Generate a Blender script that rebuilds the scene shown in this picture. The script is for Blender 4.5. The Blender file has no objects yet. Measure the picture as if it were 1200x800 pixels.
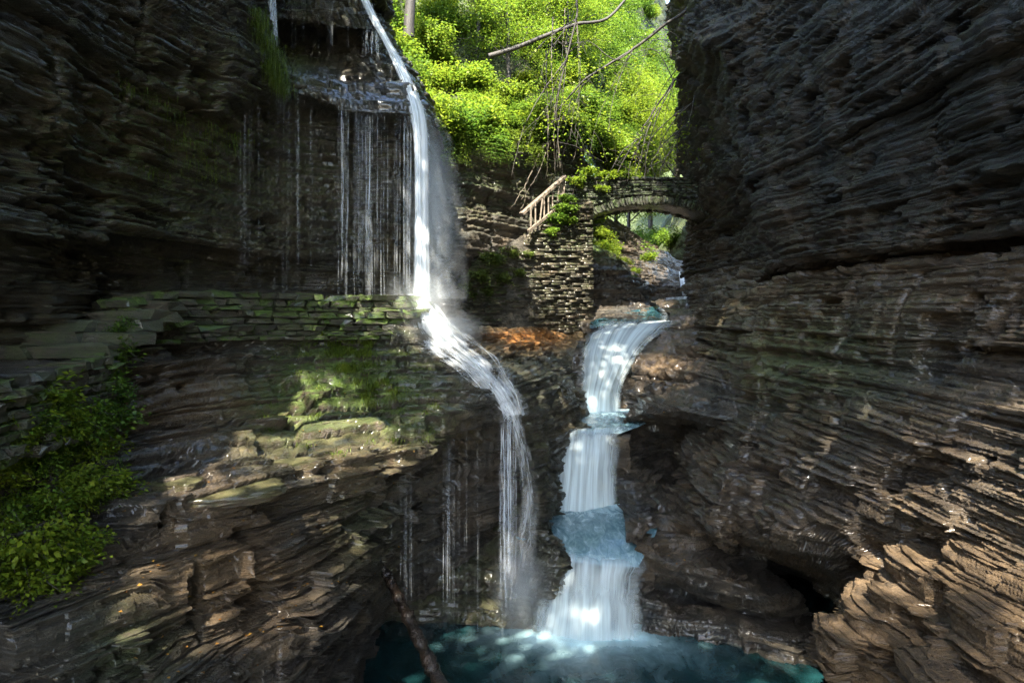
import bpy, math, random
import numpy as np
from mathutils import Vector, Matrix

R = math.radians
S = bpy.context.scene
COL = S.collection
rng = np.random.default_rng(7)
random.seed(7)

# ------------------------------------------------------------------ camera, sky, sun, exposure
EYE = np.array([0.0, 0.0, 6.6])
FPX = 800.0            # focal length in pixels of the 1200 px wide photograph
HORIZON = 370.0        # picture row of the horizon
cd = bpy.data.cameras.new('camera')
cam = bpy.data.objects.new('camera', cd); COL.objects.link(cam)
cam.location = EYE; cam.rotation_euler = (R(90), 0, 0)
cd.sensor_width = 36.0; cd.lens = 36.0 * FPX / 1200.0
cd.shift_y = -(400 - HORIZON) / 1200.0
cd.clip_start = 0.1; cd.clip_end = 800
S.camera = cam

SUN_DIR = np.array([-0.13, -0.60, 0.79]); SUN_DIR /= np.linalg.norm(SUN_DIR)
elev = math.asin(SUN_DIR[2]); azim = math.atan2(SUN_DIR[0], SUN_DIR[1])
w = bpy.data.worlds.new('World'); S.world = w; w.use_nodes = True
nt = w.node_tree; nt.nodes.clear()
sky = nt.nodes.new('ShaderNodeTexSky'); sky.sky_type = 'NISHITA'; sky.sun_disc = False
sky.sun_elevation = elev; sky.sun_rotation = azim
bg = nt.nodes.new('ShaderNodeBackground'); bg.inputs[1].default_value = 0.15
wo = nt.nodes.new('ShaderNodeOutputWorld')
nt.links.new(sky.outputs[0], bg.inputs[0]); nt.links.new(bg.outputs[0], wo.inputs[0])
sl = bpy.data.lights.new('sun', 'SUN'); sl.energy = 5.0; sl.angle = R(0.5); sl.color = (1.0, 0.93, 0.80)
sun = bpy.data.objects.new('sun', sl); COL.objects.link(sun)
sun.rotation_euler = Vector(SUN_DIR).to_track_quat('Z', 'Y').to_euler()
sun.location = (-20, 10, 40)
S.view_settings.view_transform = 'Standard'; S.view_settings.look = 'None'
S.view_settings.gamma = 1.0; S.view_settings.use_curve_mapping = False
S.view_settings.exposure = 3.12
S.render.engine = 'CYCLES'
cy = S.cycles
cy.use_denoising = True; cy.denoising_prefilter = 'NONE'
cy.max_bounces = 7; cy.diffuse_bounces = 4; cy.glossy_bounces = 2; cy.transmission_bounces = 5
cy.transparent_max_bounces = 24; cy.volume_bounces = 1
cy.use_adaptive_sampling = True; cy.adaptive_threshold = 0.02
cy.sample_clamp_indirect = 4.0

# ------------------------------------------------------------------ small helpers
def P(u, v, D):
    """photo pixel + distance along the view axis -> world point"""
    return np.array([(u - 600) / FPX * D, D, EYE[2] - (v - HORIZON) / FPX * D])

def PZ(u, D, z):
    return np.array([(u - 600) / FPX * D, D, z])

def hsh(*a):
    h = np.uint32(2166136261) * np.ones(np.shape(a[0]), np.uint32)
    for x in a:
        x = np.asarray(x).astype(np.int64).astype(np.uint32)
        h = (h ^ x) * np.uint32(16777619)
        h ^= h >> np.uint32(13)
    h = h * np.uint32(0x85ebca6b); h ^= h >> np.uint32(16)
    h = h * np.uint32(0xc2b2ae35); h ^= h >> np.uint32(15)
    return (h >> np.uint32(8)).astype(np.float64) / float(1 << 24)

def vn(x, y, z, seed=0):
    """smooth value noise in 0..1"""
    ix, iy, iz = np.floor(x), np.floor(y), np.floor(z)
    fx, fy, fz = x - ix, y - iy, z - iz
    fx = fx * fx * (3 - 2 * fx); fy = fy * fy * (3 - 2 * fy); fz = fz * fz * (3 - 2 * fz)
    r = 0
    for a in (0, 1):
        for b in (0, 1):
            for c in (0, 1):
                wgt = (fx if a else 1 - fx) * (fy if b else 1 - fy) * (fz if c else 1 - fz)
                r = r + wgt * hsh(ix + a, iy + b, iz + c, np.full(np.shape(ix), seed))
    return r

def fbm(x, y, z, o=3, seed=0):
    r = 0; a = 0.5; t = 0
    for i in range(o):
        r = r + a * vn(x, y, z, seed + i * 31); t += a; a *= 0.5
        x, y, z = x * 2.03 + 5.1, y * 2.03 + 1.7, z * 2.03 + 9.2
    return r / t

def vor(x, y, k, size, seed):
    """random value of the nearest jittered cell (blocks of one bed)"""
    X, Y = x / size, y / size
    ix, iy = np.floor(X), np.floor(Y)
    best = np.full(np.shape(X), 9.0); val = np.zeros(np.shape(X))
    sd = np.full(np.shape(X), seed)
    for a in (-1, 0, 1):
        for b in (-1, 0, 1):
            cx, cy_ = ix + a, iy + b
            px = cx + hsh(cx, cy_, k, sd); py = cy_ + hsh(cx, cy_, k, sd + 77)
            d = (X - px) ** 2 + (Y - py) ** 2
            m = d < best
            best = np.where(m, d, best)
            val = np.where(m, hsh(cx, cy_, k, sd + 5), val)
    return val

def sstep(a, b, x):
    t = np.clip((x - a) / (b - a), 0, 1)
    return t * t * (3 - 2 * t)

def beds(lo, hi, tmin, tmax, seed):
    r = np.random.default_rng(seed); b = [lo]
    while b[-1] < hi:
        b.append(b[-1] + tmin * (tmax / tmin) ** (r.random() ** 1.4))
    return np.array(b), r.random(len(b) + 2) * 2 - 1

BA, RA = beds(-5, 60, 0.20, 0.70, 3)
BB, RB = beds(-5, 60, 0.035, 0.13, 4)
BC, RC = beds(-5, 60, 0.016, 0.04, 5)

def rockify(Pt, N, amp=1.0, terr=0.9, tA=0.5, rough=1.0, seed=0, blockA=1.0):
    sh = Pt.shape
    p = Pt.reshape(-1, 3); n = N.reshape(-1, 3)
    x, y, z = p[:, 0].copy(), p[:, 1].copy(), p[:, 2].copy()
    nz = np.abs(n[:, 2])
    big = fbm(x * .45, y * .45, z * .45, 3, 11 + seed) - .5
    ze = z + 0.22 * (fbm(x * .10, y * .10, z * .04, 2, 91) - .5) + 0.03 * (fbm(x * .8, y * .8, z * .3, 2, 92) - .5) + 0.02 * x
    kA = np.clip(np.searchsorted(BA, ze) - 1, 0, len(BA) - 2)
    tAa = (ze - BA[kA]) / (BA[kA + 1] - BA[kA])
    kB = np.clip(np.searchsorted(BB, ze) - 1, 0, len(BB) - 2)
    tB = (ze - BB[kB]) / (BB[kB + 1] - BB[kB])
    eA = np.clip(np.abs(2 * tAa - 1), 0, 1) ** 10
    eB = np.clip(np.abs(2 * tB - 1), 0, 1) ** 6
    kC = np.clip(np.searchsorted(BC, ze) - 1, 0, len(BC) - 2)
    jx = x + 0.16 * (fbm(x * 2.5, y * 2.5, z * 2.5, 2, 61) - .5); jy = y + 0.16 * (fbm(x * 2.5, y * 2.5, z * 2.5, 2, 62) - .5)
    oA = RA[kA] * 0.13 + blockA * 0.20 * (vor(jx, jy, kA, 1.2, 1) - .5) - 0.05 * eA
    oB = RB[kB] * 0.075 + 0.08 * (vor(jx, jy, kB, 0.8, 2) - .5) - 0.015 * eB
    oC = RC[kC] * 0.042 + 0.045 * (vor(jx, jy, kC, 0.30, 3) - .5)
    mod = 0.55 + 0.9 * fbm(x * .5, y * .5, z * .5, 2, 51)
    fine = (fbm(x * 5, y * 5, z * 14, 4, 71) - .5) * 0.07
    chip = -0.20 * sstep(0.58, 0.62, fbm(x * 1.1, y * 1.1, BB[kB] * 2.2, 3, 81))
    jc = (x * .35 + y * .94) / 1.9 + 0.12 * (fbm(x * .9, y * .9, z * .9, 2, 63) - .5); ji = np.floor(jc)
    jd = np.abs(jc - ji - 0.2 - 0.6 * hsh(ji, ji * 3 + 1)) * 1.9
    joint = -0.30 * np.exp(-(jd / 0.05) ** 2) * sstep(0.40, 0.50, vn(x * .5, y * .5, z * .55, 64)) * sstep(0.6, 0.2, nz)
    off = joint + amp * (oA + oB + oC + chip) * mod + rough * (big * 0.55 + fine)
    hn = n * np.array([1, 1, 0.25])
    hn /= np.maximum(np.linalg.norm(hn, axis=1, keepdims=True), 1e-6)
    q = p + hn * off[:, None]
    # treads and risers where the face leans back
    wgt = terr * sstep(0.15, 0.55, nz)
    zA = BA[kA] + (BA[kA + 1] - BA[kA]) * sstep(0.0, 0.35, tAa) - (ze - z)
    zB = BB[kB] + (BB[kB + 1] - BB[kB]) * sstep(0.0, 0.35, tB) - (ze - z)
    zt = tA * zA + (1 - tA) * zB
    q[:, 2] += wgt * (zt - z)
    q[:, 2] += 0.02 * rough * (fbm(x * 9, y * 9, z * 9, 2, 33) - .5)
    return q.reshape(sh)

def basis(n, counts):
    rows = []
    for i in range(n - 1):
        for j in range(counts[i]):
            t = j / counts[i]
            rows.append((i, t))
    rows.append((n - 2, 1.0))
    M = np.zeros((len(rows), n))
    for r, (i, t) in enumerate(rows):
        w4 = [(-t + 2 * t * t - t ** 3) / 2, (2 - 5 * t * t + 3 * t ** 3) / 2,
              (t + 4 * t * t - 3 * t ** 3) / 2, (-t * t + t ** 3) / 2]
        for d, wv in zip((-1, 0, 1, 2), w4):
            k = i + d
            if k < 0:
                M[r, 0] += 2 * wv; M[r, 1] -= wv
            elif k > n - 1:
                M[r, n - 1] += 2 * wv; M[r, n - 2] -= wv
            else:
                M[r, k] += wv
    return M

def px(p):
    D = np.maximum(p[..., 1], 0.8)
    return np.stack([600 + p[..., 0] / D * FPX, HORIZON + (EYE[2] - p[..., 2]) / D * FPX], -1)

def seen(p):
    q = px(p)
    return (p[..., 1] > 1) & (q[..., 0] > -60) & (q[..., 0] < 1260) & (q[..., 1] > -60) & (q[..., 1] < 860)

def dense(C, step=1.6, coarse=0.3, fine3=0.10):
    """Catmull-Rom surface through a control grid, sampled about one vertex per `step` photo pixels"""
    C = np.asarray(C, float); n, m = C.shape[:2]
    vis = seen(C); q = px(C)
    def counts(ax):
        out = []
        L = C.shape[ax]
        for i in range(L - 1):
            a = np.take(C, i, ax); b = np.take(C, i + 1, ax)
            va = np.take(vis, i, ax) | np.take(vis, i + 1, ax)
            l3 = np.linalg.norm(a - b, axis=-1)
            if va.any():
                lp = np.linalg.norm(np.take(q, i, ax) - np.take(q, i + 1, ax), axis=-1)
                c = max(np.clip(lp[va], 0, 900).max() / step, (l3[va].max()) / fine3)
            else:
                c = l3.max() / coarse
            out.append(int(max(2, min(420, math.ceil(c)))))
        return out
    Mr, Mc = basis(n, counts(0)), basis(m, counts(1))
    Pd = np.einsum('ai,bj,ijk->abk', Mr, Mc, C)
    du = np.gradient(Pd, axis=0); dv = np.gradient(Pd, axis=1)
    N = np.cross(du, dv)
    N /= np.maximum(np.linalg.norm(N, axis=-1, keepdims=True), 1e-9)
    return Pd, N

def grid_faces(n, m, flip=False):
    i = np.arange(n * m).reshape(n, m)
    f = np.stack([i[:-1, :-1], i[:-1, 1:], i[1:, 1:], i[1:, :-1]], -1).reshape(-1, 4)
    return f[:, ::-1] if flip else f

TRI = [0]
def mk(name, V, F, mat, parent=None, attrs=None, smooth=False, uv=None):
    V = np.ascontiguousarray(V, np.float32); F = np.ascontiguousarray(F, np.int32)
    me = bpy.data.meshes.new(name)
    k = F.shape[1]
    me.vertices.add(len(V)); me.vertices.foreach_set('co', V.ravel())
    me.loops.add(F.size); me.loops.foreach_set('vertex_index', F.ravel())
    me.polygons.add(len(F)); me.polygons.foreach_set('loop_start', np.arange(0, F.size, k, dtype=np.int32))
    if smooth:
        me.polygons.foreach_set('use_smooth', np.ones(len(F), bool))
    for a, val in (attrs or {}).items():
        at = me.attributes.new(a, 'FLOAT', 'POINT'); at.data.foreach_set('value', np.ascontiguousarray(val, np.float32))
    if uv is not None:
        ul = me.uv_layers.new(name='UVMap'); ul.data.foreach_set('uv', np.ascontiguousarray(uv[F.ravel()], np.float32).ravel())
    me.update(calc_edges=True)
    me.materials.append(mat)
    TRI[0] += len(F) * (k - 2)
    o = bpy.data.objects.new(name, me); COL.objects.link(o)
    if parent is not None:
        o.parent = parent
    return o

def tag(o, label=None, cat=None, group=None, kind=None):
    if label: o['label'] = label
    if cat: o['category'] = cat
    if group: o['group'] = group
    if kind: o['kind'] = kind
    return o

def empty(name, loc=(0, 0, 0)):
    e = bpy.data.objects.new(name, None); COL.objects.link(e); e.location = loc
    e.empty_display_size = 0.2
    return e

def kids(o):
    return [c for c in bpy.data.objects if c.parent == o]

def copy_tree(o, parts, loc, rot=(0, 0, 0), sc=1.0):
    c = o.copy(); COL.objects.link(c); c.location = loc; c.rotation_euler = rot
    c.scale = (sc, sc, sc) if np.isscalar(sc) else sc
    for p in parts:
        d = p.copy(); COL.objects.link(d); d.parent = c
    return c

# ------------------------------------------------------------------ materials
def newmat(name):
    m = bpy.data.materials.new(name); m.use_nodes = True
    t = m.node_tree; t.nodes.clear()
    out = t.nodes.new('ShaderNodeOutputMaterial')
    return m, t, out

class G:
    """tiny node-graph writer"""
    def __init__(s, t): s.t = t
    def n(s, typ, **kw):
        nd = s.t.nodes.new(typ)
        for k, v in kw.items():
            if k.startswith('i_'): nd.inputs[k[2:]].default_value = v
            else: setattr(nd, k, v)
        return nd
    def l(s, a, b): s.t.links.new(a, b)
    def put(s, sock, v):
        if isinstance(v, bpy.types.NodeSocket): s.l(v, sock)
        else: sock.default_value = v
    def math(s, op, a, b=0.0, clamp=False):
        nd = s.n('ShaderNodeMath', operation=op, use_clamp=clamp)
        s.put(nd.inputs[0], a); s.put(nd.inputs[1], b); return nd.outputs[0]
    def mapr(s, v, a, b, c=0.0, d=1.0):
        nd = s.n('ShaderNodeMapRange'); nd.clamp = True
        s.put(nd.inputs[0], v)
        for i, q in enumerate((a, b, c, d)): s.put(nd.inputs[i + 1], q)
        return nd.outputs[0]
    def mix(s, f, a, b):
        nd = s.n('ShaderNodeMix', data_type='RGBA')
        s.put(nd.inputs[0], f)
        for i, q in ((6, a), (7, b)):
            s.put(nd.inputs[i], q if isinstance(q, bpy.types.NodeSocket) else (*q, 1.0) if len(q) == 3 else q)
        return nd.outputs[2]
    def noise(s, vec, scale, detail=3.0, rough=0.55, dist=0.0):
        nd = s.n('ShaderNodeTexNoise')
        if vec is not None: s.l(vec, nd.inputs['Vector'])
        nd.inputs['Scale'].default_value = scale; nd.inputs['Detail'].default_value = detail
        nd.inputs['Roughness'].default_value = rough; nd.inputs['Distortion'].default_value = dist
        return nd.outputs[0]
    def scale(s, vec, xyz):
        nd = s.n('ShaderNodeMapping'); s.l(vec, nd.inputs[0]); nd.inputs['Scale'].default_value = xyz
        return nd.outputs[0]
    def attr(s, name):
        return s.n('ShaderNodeAttribute', attribute_name=name).outputs['Fac']
    def pos(s): return s.n('ShaderNodeNewGeometry').outputs['Position']

def rock_material(name, dark, light, brown, wet=0.5, mossc=(0.06, 0.10, 0.012), obj_coords=False):
    m, t, out = newmat(name); g = G(t)
    pos = g.n('ShaderNodeTexCoord').outputs['Object'] if obj_coords else g.pos()
    n_bed = g.noise(g.scale(pos, (0.8, 0.8, 9)), 1.0, 5, 0.6, 0.3)
    n_big = g.noise(pos, 0.7, 4, 0.6)
    n_fine = g.noise(g.scale(pos, (6, 6, 26)), 1.0, 5, 0.65)
    c = g.mix(g.mapr(n_bed, 0.34, 0.66), dark, light)
    c = g.mix(g.mapr(n_fine, 0.3, 0.75, 0.0, 0.65), c, tuple(d * 0.45 for d in dark))
    tint = g.attr('tint')
    bf = g.math('MULTIPLY', g.math('ADD', tint, g.mapr(n_big, 0.42, 0.70, 0.0, 0.55), True), g.mapr(n_bed, 0.2, 0.7, 0.5, 1.0))
    c = g.mix(bf, c, g.mix(g.mapr(n_fine, 0.3, 0.7), brown, tuple(b * 0.45 for b in brown)))
    c = g.mix(g.math('MULTIPLY', g.attr('rust'), g.mapr(n_fine, 0.35, 0.65), True), c, (0.42, 0.15, 0.025))
    moss = g.attr('moss')
    n_m = g.noise(pos, 5.0, 5, 0.7)
    up = g.n('ShaderNodeSeparateXYZ'); g.l(g.n('ShaderNodeNewGeometry').outputs['Normal'], up.inputs[0])
    mf = g.math('MULTIPLY', moss, g.mapr(g.math('ADD', n_m, g.math('MULTIPLY', up.outputs[2], 0.16)), 0.40, 0.62), True)
    n_mc = g.noise(pos, 23.0, 3, 0.6)
    c = g.mix(mf, c, g.mix(n_mc, tuple(q * 0.5 for q in mossc), tuple(q * 1.7 for q in mossc)))
    b = g.n('ShaderNodeBsdfPrincipled')
    g.l(c, b.inputs['Base Color'])
    wetf = g.math('MULTIPLY', g.math('ADD', g.attr('wet'), wet - 0.5), g.mapr(g.noise(pos, 2.3, 4, 0.65), 0.35, 0.65, 0.45, 1.0), True)
    wetf = g.math('MULTIPLY', wetf, g.mapr(mf, 0, 1, 1.0, 0.35))
    g.l(g.mapr(wetf, 0, 1, 0.75, 0.32), b.inputs['Roughness'])
    g.l(wetf, b.inputs['Coat Weight']); b.inputs['Coat Roughness'].default_value = 0.15; b.inputs['Coat IOR'].default_value = 1.4
    g.l(g.mapr(wetf, 0, 1, 0.35, 0.6), b.inputs['Specular IOR Level'])
    bp = g.n('ShaderNodeBump'); bp.inputs['Strength'].default_value = 1.0; bp.inputs['Distance'].default_value = 0.09
    n_b = g.noise(g.scale(pos, (7, 7, 40)), 1.0, 6, 0.7)
    n_b2 = g.noise(pos, 26.0, 4, 0.7)
    g.l(g.math('ADD', n_b, g.math('MULTIPLY', n_b2, 0.5)), bp.inputs['Height'])
    g.l(bp.outputs[0], b.inputs['Normal'])
    g.l(b.outputs[0], out.inputs[0])
    return m

M_ROCK = rock_material('layered_shale', (0.008, 0.0075, 0.0065), (0.080, 0.068, 0.048), (0.155, 0.095, 0.042))
M_SHADESHALE = rock_material('shaded_shale', (0.005, 0.0045, 0.004), (0.033, 0.027, 0.019), (0.12, 0.07, 0.03), mossc=(0.02, 0.026, 0.006))  # shale darkened: the shade on the upper right cliff is put into its colour
M_LEFT = rock_material('mossy_shale', (0.008, 0.007, 0.005), (0.065, 0.056, 0.038), (0.13, 0.085, 0.03), mossc=(0.05, 0.06, 0.010))
M_STONE = rock_material('wall_stone', (0.025, 0.024, 0.020), (0.13, 0.12, 0.095), (0.13, 0.09, 0.045))
M_ABUT = rock_material('abutment_stone', (0.014, 0.013, 0.010), (0.085, 0.075, 0.052), (0.10, 0.065, 0.03), mossc=(0.035, 0.05, 0.008))
M_SHADESTONE = rock_material('shaded_bridge_stone', (0.010, 0.010, 0.008), (0.042, 0.040, 0.030), (0.06, 0.045, 0.022), mossc=(0.03, 0.05, 0.008))  # darker copy of the wall stone, with the bridge's shade in its colour
M_SOIL = rock_material('hill_soil', (0.02, 0.018, 0.010), (0.06, 0.055, 0.03), (0.07, 0.05, 0.02), wet=0.0, mossc=(0.04, 0.06, 0.012))

def leaf_material(name, base, var, trans=0.5):
    m, t, out = newmat(name); g = G(t)
    v = g.attr('var')
    oi = g.n('ShaderNodeObjectInfo').outputs['Random']
    f = g.math('ADD', g.math('MULTIPLY', v, 0.7), g.math('MULTIPLY', oi, 0.3))
    c = g.mix(f, base, var)
    d = g.n('ShaderNodeBsdfPrincipled'); g.l(c, d.inputs['Base Color']); d.inputs['Roughness'].default_value = 0.5
    d.inputs['Specular IOR Level'].default_value = 0.3
    tr = g.n('ShaderNodeBsdfTranslucent')
    g.l(g.mix(0.5, c, g.mix(f, tuple(min(1, q * 1.5) for q in base), tuple(min(1, q * 1.5) for q in var))), tr.inputs[0])
    mx = g.n('ShaderNodeMixShader'); mx.inputs[0].default_value = trans
    g.l(d.outputs[0], mx.inputs[1]); g.l(tr.outputs[0], mx.inputs[2]); g.l(mx.outputs[0], out.inputs[0])
    return m

M_LEAF = leaf_material('maple_leaf', (0.07, 0.14, 0.014), (0.19, 0.23, 0.016), 0.55)
M_LEAF2 = leaf_material('shrub_leaf', (0.035, 0.09, 0.012), (0.12, 0.18, 0.014), 0.5)
M_FERN = leaf_material('fern_leaf', (0.045, 0.085, 0.010), (0.11, 0.14, 0.014), 0.45)
M_IVY = leaf_material('ivy_leaf', (0.045, 0.08, 0.012), (0.11, 0.14, 0.025), 0.4)

def wood_material(name, a, b, rough=0.7):
    m, t, out = newmat(name); g = G(t)
    pos = g.pos()
    n1 = g.noise(g.scale(pos, (9, 9, 2.5)), 1.0, 5, 0.65)
    c = g.mix(g.mapr(n1, 0.3, 0.7), a, b)
    p = g.n('ShaderNodeBsdfPrincipled'); g.l(c, p.inputs['Base Color']); p.inputs['Roughness'].default_value = rough
    bp = g.n('ShaderNodeBump'); bp.inputs['Strength'].default_value = 0.8; bp.inputs['Distance'].default_value = 0.03
    g.l(g.noise(g.scale(pos, (16, 16, 5)), 1.0, 5, 0.7), bp.inputs['Height']); g.l(bp.outputs[0], p.inputs['Normal'])
    g.l(p.outputs[0], out.inputs[0]); return m

M_BARK = wood_material('bark', (0.008, 0.0065, 0.005), (0.028, 0.022, 0.016))
M_LOG = wood_material('wet_log', (0.006, 0.0045, 0.0035), (0.03, 0.02, 0.014), 0.25)
M_RAIL = wood_material('weathered_timber', (0.05, 0.038, 0.026), (0.16, 0.125, 0.09), 0.75)
M_TWIG = wood_material('dry_twig', (0.05, 0.04, 0.028), (0.14, 0.115, 0.08))

def fall_material(name, col, streak=(26, 1.2), lo=0.36, hi=0.62, amin=0.05, amax=0.95, seed=0.0, edge=0.2):
    """long-exposure falling water: white streaks along the flow, gaps between them; UV x across, y along"""
    m, t, out = newmat(name); g = G(t)
    uvn = g.n('ShaderNodeUVMap').outputs[0]
    mp = g.n('ShaderNodeMapping'); g.l(uvn, mp.inputs[0])
    mp.inputs['Scale'].default_value = (streak[0], streak[1], 1); mp.inputs['Location'].default_value = (seed, seed * 0.7, seed)
    n1 = g.noise(mp.outputs[0], 1.0, 5, 0.6, 0.25)
    mp2 = g.n('ShaderNodeMapping'); g.l(uvn, mp2.inputs[0]); mp2.inputs['Scale'].default_value = (streak[0] * 0.22, streak[1] * 0.8, 1)
    mp2.inputs['Location'].default_value = (seed + 3, seed, 0)
    n2 = g.noise(mp2.outputs[0], 1.0, 3, 0.5)
    a = g.mapr(g.math('ADD', g.math('MULTIPLY', n1, 0.6), g.math('MULTIPLY', n2, 0.4)), lo, hi, amin, amax)
    sx = g.n('ShaderNodeSeparateXYZ'); g.l(uvn, sx.inputs[0])
    e = g.math('SUBTRACT', 0.5, g.math('ABSOLUTE', g.math('SUBTRACT', sx.outputs[0], 0.5)))
    ef = g.mapr(e, 0.0, edge, 0.0, 1.0)
    a = g.math('MULTIPLY', g.math('MULTIPLY', a, ef), g.attr('alpha'), True)
    c = g.mix(n1, tuple(q * 0.8 for q in col), col)
    d = g.n('ShaderNodeBsdfDiffuse'); g.l(c, d.inputs[0])
    tl = g.n('ShaderNodeBsdfTranslucent'); g.l(c, tl.inputs[0])
    mx = g.n('ShaderNodeMixShader'); mx.inputs[0].default_value = 0.45
    g.l(d.outputs[0], mx.inputs[1]); g.l(tl.outputs[0], mx.inputs[2])
    tp = g.n('ShaderNodeBsdfTransparent')
    fx = g.n('ShaderNodeMixShader'); g.l(a, fx.inputs[0]); g.l(tp.outputs[0], fx.inputs[1]); g.l(mx.outputs[0], fx.inputs[2])
    g.l(fx.outputs[0], out.inputs[0])
    return m

M_FALL = fall_material('stream_fall_water', (0.80, 0.90, 0.92), streak=(18, 0.8), lo=0.33, hi=0.58, amin=0.12, amax=0.97)
M_FALL2 = fall_material('bright_fall_water', (0.88, 0.93, 0.97), streak=(14, 1.0), lo=0.30, hi=0.55, amin=0.1)
M_CASC = fall_material('cascade_water', (0.90, 0.93, 0.95), streak=(7, 7.0), lo=0.38, hi=0.60, amin=0.0, edge=0.4)
M_CASC2 = fall_material('splash_water', (0.92, 0.95, 0.97), streak=(4, 13.0), lo=0.33, hi=0.58, amin=0.1, edge=0.45, seed=4.0)
M_STRAND = fall_material('water_strand', (0.88, 0.93, 0.98), streak=(1.0, 8.0), lo=0.30, hi=0.62, amin=0.12, amax=1.0, edge=0.45)
M_VEIL = fall_material('spray_veil', (0.85, 0.92, 0.97), streak=(9, 0.8), lo=0.30, hi=0.70, amin=0.15, amax=0.6, edge=0.5)

def pool_material(name, deep, foamc, rough=0.10, milk=(0.012, 0.075, 0.09), nsc=(2.6, 1.3, 1.0), namp=0.7):
    m, t, out = newmat(name); g = G(t)
    pos = g.pos()
    foam = g.attr('foam')
    nf = g.noise(g.scale(pos, nsc), 1.0, 6, 0.68, 0.9)
    f = g.math('POWER', g.mapr(g.math('ADD', foam, g.math('MULTIPLY', g.math('SUBTRACT', nf, 0.5), namp)), 0.05, 1.1), 1.8)
    c = g.mix(g.mapr(g.noise(pos, 0.6, 3), 0.3, 0.7), deep, tuple(q * 1.8 for q in deep))
    c = g.mix(g.mapr(foam, 0.0, 0.7), c, milk)
    c = g.mix(f, c, foamc)
    p = g.n('ShaderNodeBsdfPrincipled'); g.l(c, p.inputs['Base Color'])
    g.l(g.mapr(f, 0, 1, rough, 0.6), p.inputs['Roughness'])
    bp = g.n('ShaderNodeBump'); bp.inputs['Strength'].default_value = 0.35; bp.inputs['Distance'].default_value = 0.08
    g.l(g.noise(pos, 2.2, 4, 0.6, 0.5), bp.inputs['Height']); g.l(bp.outputs[0], p.inputs['Normal'])
    g.l(p.outputs[0], out.inputs[0]); return m

M_POOL = pool_material('plunge_pool_water', (0.003, 0.014, 0.015), (0.48, 0.70, 0.74), milk=(0.009, 0.045, 0.052))
M_POOL2 = pool_material('stream_water', (0.010, 0.034, 0.042), (0.62, 0.80, 0.84), 0.13, milk=(0.03, 0.11, 0.14), nsc=(5.5, 2.4, 1.0), namp=1.5)

# ------------------------------------------------------------------ rock masses
def rock(name, C, mat=None, amp=1.0, terr=0.9, tA=0.5, rough=1.0, step=1.6, seed=0, moss=None, tint=None, wet=None, rust=None, flip=None, blockA=1.0, fine3=0.10):
    Pd, N = dense(C, step, fine3=fine3)
    view = EYE - Pd
    vis = seen(Pd)
    s = np.sum(np.sum(N * view, -1)[vis]) if vis.any() else np.sum(N * view)
    if flip is not None: s = -1 if flip else 1
    fl = s < 0
    if fl: N = -N
    Q = rockify(Pd, N, amp, terr, tA, rough, seed, blockA)
    n, m = Q.shape[:2]
    V = Q.reshape(-1, 3); q = px(V)
    z = np.zeros(len(V))
    def val(f):
        return z if f is None else np.clip(np.broadcast_to(f(V[:, 0], V[:, 1], V[:, 2], q[:, 0], q[:, 1]), z.shape), 0, 1.5)
    o = mk(name, V, grid_faces(n, m, not fl), mat or M_ROCK, attrs={'moss': val(moss), 'tint': val(tint), 'wet': val(wet) if wet else z + 0.5, 'rust': val(rust)})
    o['kind'] = 'structure'
    return o, Q

def blob(x, y, cx, cy_, rx, ry):
    return np.exp(-(((x - cx) / rx) ** 2 + ((y - cy_) / ry) ** 2))

def pts(rows):
    return np.array([[P(*c) if not isinstance(c, np.ndarray) else c for c in r] for r in rows])

A = lambda x, y, z: np.array([x, y, z], float)

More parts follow.
